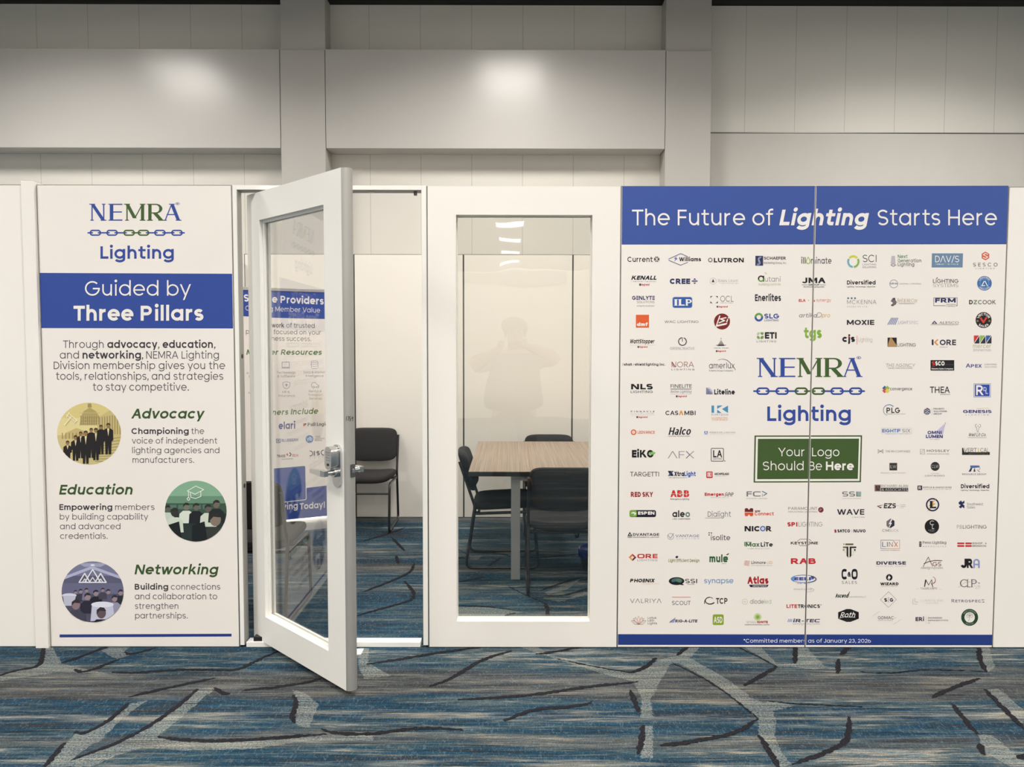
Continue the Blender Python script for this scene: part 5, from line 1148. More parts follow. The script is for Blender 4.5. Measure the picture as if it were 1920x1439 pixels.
LG_(U6, t_(('cjs', 56, 198, 1090, 76, (32, 29, 34), .2), do('poly', [(118, 1040), (130, 1018), (140, 1030), (128, 1048)], (190, 60, 50)), do('rect', 219, 1018, 224, 1118, (206, 110, 100)), ('Lighting', 237, 393, 1087, 44, (186, 174, 152), .07)))
LG_(U6, t_(do('rect', 565, 1040, 668, 1143, (26, 24, 24)), do('up'), do('poly', [(592, 1045), (610, 1042), (666, 1125), (660, 1141), (570, 1141), (572, 1110)], (178, 138, 94)), ('AAA', 572, 662, 1138, 30, (70, 54, 40), .1), ('LIGHTING', 676, 882, 1142, 40, (128, 108, 88), .1)))
LG_(U6, t_(do('rect', 1062, 1062, 1082, 1125, (38, 40, 62)), do('line', [(1128, 1064), (1096, 1093), (1128, 1122)], 15, (222, 142, 66)), ('ORE', 1152, 1335, 1125, 62, (38, 40, 62), .15), do('rect', 1150, 1145, 1242, 1149, (140, 138, 146))))
LG_(U6, t_(*[lambda a, i=i, c=c: (a.poly([(1536+i*68, 1016), (1594+i*68, 1016), (1536+i*68, 1100)], c), a.poly([(1602+i*68-4, 1020), (1602+i*68-4, 1106), (1540+i*68, 1106)], (44, 46, 60))) for i, c in enumerate(((206, 52, 54), (142, 180, 74), (56, 96, 156)))], ('mercer', 1526, 1728, 1158, 46, (176, 174, 120), .08), ('zimmerman', 1526, 1730, 1194, 28, (166, 160, 156), .07)))
LG_(U1, t_(('THΞ ΛGΞNCY', 588, 908, 572, 36, (148, 142, 142), .08), ('SALES THRU SOLUTIONS', 612, 878, 593, 14, (140, 134, 134), .1)))
LG_(U1, t_(do('rect', 1075, 498, 1333, 612, (28, 25, 28)), do('up'), ('S', 1090, 1122, 558, 48, (204, 56, 54), .18), do('rect', 1090, 566, 1124, 570, (204, 56, 54)), ('SCO', 1126, 1228, 558, 48, WH, .22), ('Stevens Sales Company', 1085, 1322, 600, 16, WH, .15), fz(1232, 1320, 548, 6, (120, 116, 116))))
LG_(U1, t_(('APEX', 1458, 1635, 580, 44, (78, 82, 138), .13, dict(small=.85)), ('LIGHTING', 1665, 1797, 553, 16, (124, 124, 148), .1), ('SOLUTIONS', 1665, 1797, 581, 16, (150, 150, 164), .09)))
LG_(U1, t_(*[do('poly', [(x, y-27), (x+27, y), (x, y+27), (x-27, y)], c) for x, y, c in ((575, 804, (58, 90, 160)), (604, 804, (150, 180, 70)), (575, 833, (206, 80, 66)), (604, 833, (222, 200, 90)))], ('convergence', 634, 874, 828, 34, (108, 104, 112), .13)))
LG_(U1, t_(('THEA', 1068, 1285, 857, 70, (50, 46, 50), .11), ('ENTERPRISES', 1182, 1290, 878, 11, (120, 116, 118), .1)))
LG_(U1, t_(do('rect', 1545, 752, 1732, 904, (150, 160, 196)), do('up'), do('rect', 1552, 759, 1725, 897, WH), do('up'), do('rect', 1558, 764, 1719, 892, (44, 72, 156)), do('up'), ('R', 1572, 1655, 880, 108, WH, .13), ('D', 1652, 1686, 836, 44, (206, 212, 232), .12), ('L', 1675, 1702, 866, 44, (206, 212, 232), .12)))
LG_(U1, t_(do('arc', 622, 1045, 62, 60, 40, 250, 9, (84, 116, 156), 28, 4), ('PLG', 594, 742, 1075, 58, (48, 46, 50), .14), ('PREMIER LIGHTING GROUP', 598, 800, 1090, 9, (110, 106, 108), .11)))
LG_(U1, t_(do('poly', hexa(1038, 1058, 40), (52, 58, 90)), do('up'), do('line', [(1005, 1040), (1038, 1056), (1072, 1040)], 5, WH), do('line', [(1038, 1056), (1038, 1096)], 5, WH), do('line', [(1010, 1062), (1030, 1072), (1012, 1082)], 4, WH), do('line', [(1066, 1062), (1048, 1072), (1066, 1080)], 4, WH), do('line', [(1022, 1030), (1050, 1040)], 4, WH), do('rect', 1090, 1018, 1092, 1098, LG), ('PRIORITY', 1108, 1226, 1038, 17, (104, 104, 116), .12), ('SOLUTIONS', 1108, 1255, 1065, 17, (104, 104, 116), .12), ('GROUP', 1108, 1198, 1092, 17, (104, 104, 116), .12)))
LG_(U1, t_(('GENESIS', 1430, 1740, 1075, 33, (66, 70, 128), .22, dict(sq=3)), ('LIGHTING', 1460, 1712, 1103, 14, (140, 138, 144), .1, dict(track=.5)), do('line', [(1580, 1028), (1690, 1020), (1712, 1028)], 4, (222, 182, 96))))
LG_(U2, t_(do('frame', 240, 466, 662, 545, 2, (160, 164, 176)), ('EIGHT', 250, 450, 527, 48, (92, 124, 190), .17), ('F', 458, 505, 527, 48, (92, 124, 190), .17), ('SIX', 527, 645, 527, 48, (166, 160, 160), .13), fz(285, 640, 545, 8, (120, 130, 170))))
LG_(U2, t_(do('poly', [(1122, 402), (1128, 404), (1092, 560), (1010, 500)], (196, 188, 212)), do('disc', 1126, 397, 6, (100, 96, 110)), do('up'), ('OMNI', 880, 1075, 550, 45, (58, 56, 124), .17), ('LUMEN', 858, 1092, 605, 45, (58, 56, 124), .19), fz(895, 1055, 623, 8, (110, 106, 140))))
LG_(U2, t_(do('arc', 1555, 435, 16, 22, 60, 300, 5, (110, 106, 106)), do('arc', 1600, 435, 16, 22, -120, 120, 5, (110, 106, 106)), do('line', [(1558, 462), (1570, 520), (1582, 520), (1592, 462)], 5, (130, 126, 126)), do('line', [(1565, 440), (1590, 440)], 5, (110, 106, 106)), ('Well Lit Co.', 1442, 1690, 580, 44, (64, 60, 62), .11, SL(.3)), do('rect', 1442, 596, 1700, 600, (120, 116, 116))))
LG_(U2, t_(do('line', [(196, 818), (196, 762), (230, 790), (262, 762), (262, 818)], 5, (110, 104, 104)), do('line', [(205, 805), (230, 780), (255, 805)], 4, (110, 104, 104)), do('line', [(205, 792), (255, 792)], 3, (110, 104, 104)), ('THE MH COMPANIES', 298, 640, 803, 30, (146, 140, 140), .09)))
LG_(U2, t_(do('frame', 776, 758, 842, 830, 6, (178, 170, 168)), do('line', [(785, 795), (832, 770)], 6, (178, 170, 168)), do('line', [(785, 820), (832, 795)], 6, (178, 170, 168)), ('HOSSLEY', 870, 1185, 797, 33, (106, 100, 104), .11, dict(track=.04)), ('LIGHTING AND POWER SOLUTIONS', 870, 1180, 829, 11, (130, 126, 128), .12)))
LG_(U2, t_(do('poly', [(1358, 740), (1372, 740), (1390, 800), (1742, 800), (1742, 838), (1358, 838)], (42, 38, 36)), do('up'), ('VERT', 1382, 1562, 798, 56, (84, 78, 78), .07), ('I', 1578, 1590, 798, 56, (222, 200, 96), .12), ('CAL', 1612, 1728, 798, 56, (84, 78, 78), .07), fz(1440, 1720, 822, 12, (120, 110, 80))))
LG_(U2, t_(do('rect', 353, 949, 458, 1053, (52, 48, 48)), do('up'), ('ILW', 364, 446, 1022, 42, (206, 202, 196), .06), ('INDIANA LIGHTWORKS', 232, 572, 1095, 17, (204, 160, 142), .09, dict(track=.12))))
LG_(U2, t_(do('disc', 985, 997, 62, (46, 44, 44)), do('up'), ('CLW', 935, 1035, 1018, 42, (206, 202, 196), .06), ('CHICAGO', 925, 1040, 1099, 11, (120, 116, 116), .1, dict(track=.2)), ('LIGHTWORKS', 843, 1117, 1138, 24, (130, 124, 124), .09, dict(track=.12))))
LG_(U2, t_(do('poly', [(1470, 985), (1595, 985), (1605, 1010), (1475, 1022)], (70, 106, 160)), do('poly', [(1475, 1022), (1500, 1020), (1480, 1070), (1448, 1070)], (44, 48, 70)), do('poly', [(1530, 1012), (1545, 1070), (1515, 1070)], (60, 62, 76)), do('arc', 1570, 1022, 36, 30, -60, 90, 6, (120, 124, 136)), do('line', [(1570, 1045), (1602, 1074)], 7, (80, 82, 96)), ('RESOURCE GROUP', 1360, 1693, 1117, 23, (104, 100, 106), .11, dict(track=.06))))
LG_(U3, t_(do('rect', 145, 142, 232, 236, (150, 128, 124)), do('rect', 158, 155, 222, 226, (62, 44, 46)), do('up'), do('line', [(165, 220), (190, 160), (215, 215)], 8, (120, 84, 80)), ('RICHARD ALAN', 240, 608, 178, 34, (70, 68, 72), .07), do('rect', 236, 186, 612, 236, (44, 42, 44)), do('up'), ('& ASSOCIATES', 246, 605, 230, 36, (210, 206, 200), .07)))
LG_(U3, t_(do('rrect', 740, 154, 806, 219, 12, (52, 38, 48)), do('up'), ('R', 755, 792, 205, 38, (220, 214, 214), .14), ('RIPPLE & ASSOCIATES', 820, 1212, 190, 20, (96, 90, 94), .12, dict(track=.1)), fz(822, 1210, 206, 8, (130, 126, 128))))
LG_(U3, t_(('Diversified', 1342, 1735, 193, 56, (38, 36, 46), .155), ('Lighting | Technology | Expertise', 1340, 1732, 228, 16, (60, 56, 60), .12)))
LG_(U3, t_(('EZS', 272, 438, 470, 70, (40, 38, 42), .15, SL(.14)), do('poly', [(180, 440), (230, 425), (275, 422), (215, 440), (200, 448), (250, 455), (230, 472)], (92, 42, 40)), do('line', [(180, 438), (330, 412), (485, 438)], 3, (170, 140, 136)), fz(500, 580, 420, 10, LG), fz(500, 580, 442, 10, (200, 120, 110)), fz(500, 550, 464, 10, LG)))
LG_(U3, t_(do('arc', 950, 420, 83, 83, 0, 360, 20, (40, 42, 66)), do('poly', [(1005, 325), (955, 400), (995, 400), (870, 522), (925, 440), (890, 440)], (220, 168, 76)), do('up'), ('L', 905, 1000, 470, 102, (28, 27, 34), .22, dict(serif=True, con=.3))))
LG_(U3, t_(do('poly', [(1312, 385), (1345, 362), (1360, 385), (1390, 362), (1390, 400), (1365, 410), (1390, 430), (1390, 472), (1360, 450), (1340, 472), (1312, 450), (1340, 425), (1312, 410)], (36, 40, 84)), ('Southwest', 1426, 1650, 430, 36, (140, 136, 140), .09), ('Sales', 1426, 1537, 473, 36, (140, 136, 140), .09)))
LG_(U3, t_(do('poly', [(312, 650), (365, 614), (380, 614), (340, 690), (365, 690), (340, 740), (312, 712)], (112, 108, 112)), do('poly', [(395, 625), (422, 645), (422, 710), (370, 742), (350, 740), (390, 670), (370, 670)], (42, 44, 60)), ('CM', 253, 342, 795, 36, (110, 106, 110), .09), ('BUCK', 350, 480, 795, 36, (170, 164, 164), .07)))
LG_(U3, t_(do('disc', 940, 722, 100, (24, 23, 24)), do('up'), do('arc', 945, 672, 30, 28, 40, 320, 6, WH), do('line', [(945, 690), (945, 752), (972, 752)], 6, WH), fz(893, 990, 773, 10, (190, 188, 186)), fz(905, 980, 795, 7, (160, 158, 156))))
LG_(U3, t_(('PB', 1286, 1360, 752, 50, (166, 160, 136), .08), ('LIGHTING', 1370, 1700, 752, 50, (98, 92, 94), .085)))
LG_(U3, t_(do('line', [(420, 935), (405, 911), (234, 911), (234, 1028), (300, 1028)], 6, (108, 116, 150)), do('line', [(300, 1028), (494, 1028), (494, 911), (425, 911)], 6, (214, 150, 110)), ('LI', 252, 330, 1003, 66, (96, 104, 130), .08), ('N', 345, 400, 1003, 66, (150, 126, 126), .08), ('X', 415, 470, 1003, 66, (206, 116, 84), .1), ('LIGHTING CONTROLS', 228, 495, 1057, 12, (104, 100, 104), .12, dict(track=.1))))
LG_(U3, t_(do('rrect', 764, 930, 797, 1004, 14, (40, 38, 44)), do('up'), do('rect', 764, 950, 797, 956, WH), do('rect', 764, 976, 797, 982, WH), ('Penn Lighting', 812, 1138, 962, 36, (92, 88, 94), .13, dict(serif=True, con=.5)), ('ASSOCIATES', 815, 1138, 1007, 17, (146, 142, 144), .1, dict(track=.5))))
LG_(U3, t_(*[do('rrect', x0, y0, x1, y1, 8, (196, 46, 54)) for x0, y0, x1, y1 in ((1292, 944, 1390, 968), (1402, 944, 1492, 968), (1292, 980, 1390, 1004), (1402, 980, 1492, 1004))], ('BISHOP', 1502, 1640, 966, 24, (104, 98, 100), .12), ('&', 1678, 1697, 966, 22, (104, 98, 100), .12), ('BROGDON', 1502, 1690, 1003, 24, (104, 98, 100), .13)))
LG_(U3, t_(('DIVERSE', 172, 580, 1250, 44, (52, 54, 78), .2, dict(sq=3)), ('ELECTRICAL AGENTS', 172, 580, 1278, 11, (160, 158, 166), .11, dict(track=.3))))
LG_(U4, t_(do('line', [(822, 165), (890, 38), (950, 165)], 8, (110, 66, 68)), do('line', [(830, 130), (900, 100), (980, 84), (1080, 88)], 10, (76, 42, 46)), ('GS', 950, 1070, 165, 60, (124, 78, 78), .1), ('alliedgroupsales', 787, 1092, 202, 34, (146, 136, 138), .08)))
LG_(U4, t_(('J', 1340, 1425, 190, 130, (22, 21, 24), .25), ('R', 1425, 1512, 190, 130, (22, 21, 24), .25), do('up'), do('arc', 1558, 108, 34, 34, 0, 180, 22, (142, 150, 196)), do('rect', 1513, 105, 1536, 190, (142, 150, 196)), do('rect', 1581, 105, 1603, 190, (142, 150, 196)), do('rect', 1530, 130, 1590, 150, (142, 150, 196))))
LG_(U4, t_(do('disc', 350, 320, 45, (30, 28, 30)), do('up'), do('poly', [(345, 290), (358, 310), (372, 318), (350, 345), (348, 362), (338, 350), (345, 330), (325, 338)], WH), ('WIZARD', 226, 478, 428, 38, (34, 32, 34), .22), ('LIGHTING COMPANY', 232, 472, 448, 10, LG, .11, dict(track=.15))))
LG_(U4, t_(do('line', [(838, 448), (856, 352), (895, 425), (938, 352), (950, 448)], 8, (62, 60, 62)), do('poly', [(846, 350), (866, 352), (845, 448), (832, 448)], (46, 44, 46)), do('arc', 948, 358, 42, 45, -80, 90, 12, (150, 50, 56), 28, 4), do('line', [(930, 400), (955, 450)], 8, (150, 50, 56)), fz(780, 1018, 464, 10, (110, 106, 106)), fz(780, 1012, 480, 10, (150, 90, 90)), do('rect', 722, 476, 762, 478, LG), do('rect', 1040, 482, 1080, 484, LG)))
LG_(U4, t_(('C', 1330, 1430, 455, 108, (88, 78, 88), .09, dict(con=.5)), ('L', 1425, 1475, 455, 108, (88, 78, 88), .08, dict(serif=True, con=.4)), ('P', 1480, 1560, 455, 108, (88, 78, 88), .08, dict(serif=True, con=.4)), do('line', [(1305, 458), (1400, 388), (1540, 372), (1605, 400)], 3, (140, 130, 136)), do('poly', [(1580, 390), (1608, 398), (1596, 408)], (100, 92, 98)), fz(1520, 1605, 438, 10, LG), fz(1550, 1605, 456, 10, LG), fz(1540, 1605, 473, 10, LG)))
LG_(U4, t_(do('line', [(340, 517), (450, 626), (338, 734), (228, 626)], 4, (130, 124, 124), True), ('S', 280, 320, 658, 52, (60, 56, 62), .2), ('G', 358, 405, 658, 52, (60, 56, 62), .2), do('rect', 330, 590, 350, 668, (206, 200, 204))))
LG_(U4, t_(do('line', [(676, 688), (676, 628), (690, 622)], 4, (150, 166, 170)), do('line', [(706, 610), (706, 660), (752, 660)], 4, (140, 152, 168)), do('line', [(680, 688), (740, 688)], 4, (150, 166, 170)), ('LUMENLINK', 782, 1100, 657, 32, (196, 192, 190), .05), ('LIGHTING & CONTROLS', 848, 1030, 681, 9, (170, 166, 164), .1)))
LG_(U4, t_(('RETROSPEC', 1212, 1618, 665, 44, (106, 98, 114), .11, dict(small=.82, track=.08)), do('line', [(1628, 630), (1668, 630)], 5, (84, 78, 90)), do('line', [(1630, 662), (1668, 662)], 5, (84, 78, 90)), do('line', [(1640, 622), (1640, 640)], 5, (84, 78, 90)), do('line', [(1655, 650), (1655, 668)], 5, (84, 78, 90))))
LG_(U4, t_(('GDMAC', 192, 412, 900, 44, (124, 118, 120), .12), do('line', [(112, 860), (215, 790)], 3, LG), do('line', [(402, 975), (512, 902)], 3, LG), fz(418, 448, 880, 10, LG), ('LIGHTING AND CONTROLS', 195, 400, 921, 10, (150, 144, 146), .12)))
LG_(U4, t_(('ERi', 714, 832, 925, 55, (56, 50, 64), .18), do('rect', 857, 850, 859, 970, LG), ('ENGINEERED', 885, 1083, 890, 19, (126, 120, 126), .13), ('REPRESENTATION', 885, 1165, 925, 19, (126, 120, 126), .13), ('INC.', 885, 922, 960, 19, (160, 154, 156), .1)))
def clover(a):
    a.disc(1463, 873, 117, (34, 64, 44)); a.up(); a.disc(1463, 873, 72, (232, 228, 218)); a.up()
    for dx, dy in ((-24, -12), (24, -12), (-12, -34), (12, -34)): a.arc(1463+dx, 866+dy, 20, 20, 0, 360, 4, (130, 126, 116))
    a.line([(1463, 868), (1450, 928)], 4, (130, 126, 116))
    a.arctext('SALES COMPANY', 1463, 873, 84, 20, (170, 188, 172), 150, 30, .08)
    a.arctext('SINCE 1975', 1463, 873, 104, 20, (170, 188, 172), 235, 305, .08, inside=True)
LG_(U4, clover)

# ---- the handwriting on the door's metal edge
a = Art(EDGE, 0, 0, 1.0, lift=.0004)
ik = (58, 54, 54)
a.line([(649.5, 781), (649.3, 789)], .8, ik); a.line([(651.2, 782), (654.4, 781.4), (652.6, 789)], .8, ik); a.line([(658.2, 781.4), (655.6, 781.8), (655.6, 785), (657.8, 785.6), (656.8, 789.4), (655.4, 789)], .8, ik); a.line([(661.6, 782), (659.6, 785), (661.8, 785)], .8, ik); a.line([(661.8, 781.5), (661.4, 790)], .8, ik)
a.done('handwritten_number', dr)

# ---- the banner inside
def ban(fn, ox, oy, k, name, label=None):
    a = Art(BAN, ox, oy, k, lift=.0006); fn(a); a.done(name, bs, None, label)
Y1, Y2, Y3 = (450, 520, .11118), (450, 630, .13899), (450, 800, .13899)
sl = 34/880.0
def f(a):
    # the band continues behind the door leaf; its edges fall gently to the right
    e = lambda x, y: y+(x-540)*.045
    a.poly([(-120, 168), (540, 204), (1427, 248), (1440, 706), (545, 684), (-120, 650)], HB); a.up()
    a.text('Service Providers', 66, 1412, 410, 122, WH, .145, tilt=.040); a.text('Creating Member Value', 92, 1352, 562, 82, WH, .078, tilt=.030)
ban(f, *Y1, 'title_band', 'blue band with white title lettering')
def f(a):
    g = (92, 84, 88)
    a.text('A', 330, 372, 847, 78, g, .078, tilt=.015); a.text('network', 395, 746, 848, 78, (66, 62, 70), .136, tilt=.015); a.text('of trusted', 782, 1258, 852, 78, g, .078, tilt=.014)
    a.text('partners', 100, 520, 955, 78, g, .078, tilt=.012); a.text('focused on your', 566, 1366, 962, 78, g, .078, tilt=.012)
    a.text('business success.', 330, 1202, 1070, 78, g, .078, tilt=.012)
ban(f, *Y1, 'printed_paragraph')
def f(a):
    g = (84, 118, 66); t = (130, 120, 120); i = (96, 100, 146)
    a.text('Member Resources', 84, 1098, 256, 72, g, .14, slant=.19, tilt=.002)
    a.text('Technology', 495, 752, 512, 31, t, .075); a.text('& Software', 505, 745, 561, 31, t, .075); a.text('Data & Market', 855, 1152, 507, 31, t, .075); a.text('Intelligence', 886, 1128, 556, 31, t, .075)
    a.text('HR &', 572, 670, 774, 31, t, .075); a.text('Insurance', 520, 742, 824, 31, t, .075); a.text('Rental &', 930, 1100, 764, 31, t, .075); a.text('Transport', 918, 1115, 812, 31, t, .075); a.text('Services', 932, 1106, 862, 31, t, .075)
    a.text('AI &', 88, 150, 518, 31, t, .075); a.text('S', 115, 135, 566, 31, t, .075); a.text('M', 116, 145, 784, 31, t, .075)
    a.frame(566, 352, 667, 426, 5, i); a.rect(562, 432, 676, 439, i)
    a.arc(1006, 352, 46, 13, 0, 360, 4, i); [a.arc(1006, y, 46, 13, 180, 360, 4, i) for y in (375, 400, 430)]; a.rect(958, 352, 962, 430, i); a.rect(1050, 352, 1054, 428, i)
    a.line([(625, 618), (675, 634), (672, 675), (655, 702), (625, 716), (595, 702), (580, 675), (576, 634)], 5, i, True); a.rect(606, 660, 646, 668, i); a.rect(622, 643, 630, 686, i)
    a.line([(965, 690), (962, 655), (985, 632), (1018, 632), (1036, 655), (1062, 668), (1062, 692)], 5, i); a.arc(990, 694, 13, 13, 0, 360, 5, i); a.arc(1046, 692, 13, 13, 0, 360, 5, i); a.line([(1004, 694), (1032, 693)], 5, i)
    a.text('Partners Include', 200, 1050, 1078, 76, g, .14, slant=.19, tilt=-.03)
ban(f, *Y2, 'printed_paragraph')
def f(a): a.text('elari', 522, 745, 1262, 96, (74, 78, 142), .15, tilt=-.03)
ban(f, *Y2, 'printed_logo')
def f(a): a.poly([(852, 1183), (892, 1181), (892, 1192), (870, 1220), (852, 1222)], OR); a.poly([(872, 1183), (894, 1181), (892, 1200), (874, 1202)], KB); a.text('Pull Logic', 912, 1180, 1220, 44, (44, 42, 48), .16, serif=True, con=.5, tilt=-.03)
ban(f, *Y2, 'printed_logo')
def f(a): a.frame(487, 168, 545, 222, 8, (60, 84, 150)); a.disc(516, 195, 10, (60, 84, 150)); a.text('BLUEBEAM', 562, 782, 208, 38, (96, 112, 164), .12, tilt=-.045)
ban(f, *Y3, 'printed_logo')
def f(a): a.disc(938, 171, 52, (74, 124, 186)); a.up(); a.text('ylb', 902, 975, 192, 52, WH, .12); a.text('YOUR', 1010, 1082, 146, 20, (146, 134, 130), .1); a.text('LIGHTING', 1010, 1142, 172, 20, (146, 134, 130), .1); a.text('BRAND', 1010, 1108, 197, 20, (146, 134, 130), .13)
ban(f, *Y3, 'printed_logo')
def f(a): a.text('TRADE', 498, 612, 420, 36, (64, 60, 66), .14, tilt=-.03); a.text('TECH', 700, 785, 411, 36, (206, 110, 100), .14, tilt=-.03); a.arc(665, 378, 20, 22, -90, 90, 13, (50, 50, 62)); a.poly([(622, 378), (645, 360), (645, 378), (655, 385), (640, 398)], (206, 60, 56)); a.text('SOLUTIONS INC.', 560, 722, 452, 15, (90, 86, 92), .12, tilt=-.05)
ban(f, *Y3, 'printed_logo')
def f(a):
    c = (92, 88, 96)
    a.arc(940, 365, 42, 33, -90, 90, 13, c); a.rect(995, 332, 1012, 396, c); a.text('S', 1030, 1078, 392, 62, c, .2); a.arc(1132, 353, 38, 33, 90, 270, 13, c); a.line([(938, 406), (1130, 398)], 2, GY); a.text('CORP', 938, 1128, 437, 22, (150, 144, 150), .07, track=1.3, tilt=-.05)
ban(f, *Y3, 'printed_logo')
def f(a):
    a.poly([(-120, 955), (1175, 797), (1180, 1215), (570, 1288), (-120, 1372)], HB)
    a.poly([(455, 568), (868, 534), (880, 545), (898, 985), (520, 1034), (300, 1060), (290, 580)], HB); a.up()
    a.line([(300, 1056), (520, 1031), (876, 990), (888, 984), (893, 970), (884, 548)], 9, WH)
    a.text('Start Serving', 120, 778, 1160, 84, WH, .135, tilt=-.075); a.text('Today!', 805, 1146, 1122, 84, WH, .135, tilt=-.075)
ban(f, *Y3, 'footer_band', 'blue band with white lettering and rounded box')

# ------------------------------------------------------------------ furniture in the booth
def soft_box(name, m_, parent, sx, sy, sz, fn=None, levels=2, nx=8, ny=8):
    """padded slab: rounded in plan, domed faces; fn shapes the points"""
    bm = B(); n = 72
    def plan(r):   # rounded rectangle in plan, r in 0..1
        out = []
        for k in range(n):
            a = 2*math.pi*(k+.5)/n; c, s = math.cos(a), math.sin(a); e = 2/6.0
            out.append((sx/2*r*math.copysign(abs(c)**e, c), sy/2*r*math.copysign(abs(s)**e, s)))
        return out
    prof = [(0.0, .5), (.55, .5), (.86, .46), (.965, .34), (1.0, .10), (1.0, -.10), (.965, -.34), (.86, -.46), (.55, -.5), (0.0, -.5)]
    rows_ = []
    for r, h in prof:
        if r == 0: rows_.append([bm.verts.new((0, 0, h*sz))])
        else: rows_.append([bm.verts.new((x, y, h*sz)) for x, y in plan(r)])
    for A, Bb in zip(rows_, rows_[1:]):
        for k in range(n):
            j = (k+1) % n
            if len(A) == 1: bm.faces.new((A[0], Bb[k], Bb[j]))
            elif len(Bb) == 1: bm.faces.new((A[k], Bb[0], A[j]))
            else: bm.faces.new((A[k], Bb[k], Bb[j], A[j]))
    if fn:
        for v in bm.verts: v.co = Vector(fn(*v.co))
    bmesh.ops.recalc_face_normals(bm, faces=bm.faces[:])
    return new_obj(name, bm, m_, parent, smooth=True)
def make_chair():
    r = empty('stacking_chair')
    # padded seat, slightly dished across and rolled down at the front
    soft_box('seat', M['fabric'], r, .455, .46, .072, lambda x, y, z: (x, y+.015, z+.452+.018*(x/.22)**2*0.9+.05*y-.020*max(0, (y-.10)/.13)**2))
    # padded backrest, curved around the sitter and leaning back
    def bk(x, y, z):
        h = y+.14                      # 0..0.29 up the back
        return (x*(1-.03*(h/.29)), -.215-.30*h-z-.030*(1-(x/.22)**2)+.02, .568+h*.955-.018*(1-(x/.22)**2)*(1 if h < .1 else 0)*(1-h/.1 if h < .1 else 0))
    soft_box('backrest', M['fabric'], r, .445, .29, .062, bk)
    for s in (-1, 1):
        bm = B(); x = s*.222
        P = bend([(x*.99, -.305, .775), (x, -.195, .455), (x, -.205, .40), (x, -.262, .012), (x, .262, .012), (x, .222, .418), (x*.97, -.196, .402)], .055, 6)
        tube(bm, P, .0105, 10); new_obj('leg_frame', bm, M['black_metal'], r, True)
    bm = B(); tube(bm, [(-.222, .232, .335), (.222, .232, .335)], .008, 8); new_obj('crossbar', bm, M['black_metal'], r, True)
    bm = B(); tube(bm, bend([(-.222, -.200, .415), (-.19, -.17, .400), (.19, -.17, .400), (.222, -.200, .415)], .03), .010, 8); new_obj('crossbar', bm, M['black_metal'], r, True)
    return r
ch = make_chair()
CH = 'black stacking chairs in the booth'
for i, (x, y, rz, zs, lb) in enumerate((
        (-1.572, .575, math.radians(-1), 1.0, 'black padded chair just inside the open door, turned to the banner stand'),
        (-1.318, 2.655, math.pi, 1.0, 'black padded chair against the back wall, facing the doorway'),
        (-.125, 1.61, -math.pi/2, 1.0, 'black padded chair seen from the side at the end of the table'),
        (.268, 1.055, 0, 1.0, 'black padded chair with its back to the window, near side of the table'),
        (.275, 2.50, math.pi, .952, 'black padded chair beyond the table, only its back rising over the top'))):
    o = ch if i == 0 else copy_tree(ch)
    o.location = (x, y, 0); o.rotation_euler = (0, 0, rz); o.scale = (1, 1, zs)
    tag(o, lb, 'chair', CH)

tb = empty('meeting_table', (.27, 1.88, 0))
TW, TD, TZ = 1.24, 1.56, .755
bm = B(); box(bm, -TW/2, TW/2, -TD/2, TD/2, TZ-.004, TZ, bev=.001, seg=1); new_obj('tabletop', bm, M['wood'], tb)
bm = B(); box(bm, -TW/2, TW/2, -TD/2, TD/2, TZ-.034, TZ-.0042, bev=.002); new_obj('edge_band', bm, M['black_edge'], tb)
for sy in (-1, 1):
    for sx in (-1, 1):
        bm = B(); box(bm, sx*.302-.031, sx*.302+.031, sy*.70-.031, sy*.70+.031, 0, TZ-.034, bev=.003); new_obj('leg', bm, M['steel'], tb)
    bm = B(); box(bm, -.271, .271, sy*.70-.028, sy*.70+.028, TZ-.072, TZ-.0342, bev=.003)
    new_obj('beam', bm, M['steel'], tb)
bm = B()
for sx in (-1, 1): box(bm, sx*.302-.02, sx*.302+.02, -.669, .669, TZ-.065, TZ-.0345, bev=.003)
new_obj('side_rail', bm, M['steel'], tb)
tag(tb, 'wood topped meeting table with square grey legs, seen through the window', 'table')

wb = empty('waste_bin', (.527, 1.44, 0))
bm = B(); lathe(bm, [(0, 0), (.075, 0), (.080, .006), (.096, .10), (.098, .125), (.093, .125), (.078, .012), (0, .012)]); new_obj('bin_body', bm, M['black_plastic'], wb, True)
bm = B(); lathe(bm, [(.099, .085), (.104, .088), (.106, .140), (.101, .146), (.094, .143), (.094, .128)]); new_obj('rim', bm, M['blue_plastic'], wb, True)
tag(wb, 'small dark waste bin with a blue rim on the carpet under the table', 'bin')

# ------------------------------------------------------------------ the person taking the picture, mirrored in the glass
pe = empty('person', (-.03, -4.30, 0))
def skinned(name, chains, m_, parent, sub=2):
    """chains of (x, y, z, radius) that share joints grow into one continuous surface"""
    vs, es, rr, idx = [], [], [], {}
    for ch_ in chains:
        prev = None
        for x, y, z, r in ch_:
            k = (round(x, 4), round(y, 4), round(z, 4))
            if k not in idx: idx[k] = len(vs); vs.append((x, y, z)); rr.append(r)
            if prev is not None and prev != idx[k]: es.append((prev, idx[k]))
            prev = idx[k]
    me = bpy.data.meshes.new(name); me.from_pydata(vs, es, []); me.materials.append(m_)
    o = bpy.data.objects.new(name, me); COL.objects.link(o); o.parent = parent
    sk = o.modifiers.new('skin', 'SKIN'); sk.use_smooth_shade = True; sk.branch_smoothing = .4
    for i, sv in enumerate(me.skin_vertices[0].data):
        sv.radius = rr[i] if isinstance(rr[i], tuple) else (rr[i], rr[i])
    me.skin_vertices[0].data[0].use_root = True
    sb = o.modifiers.new('subdivision', 'SUBSURF'); sb.levels = sb.render_levels = sub
    return o
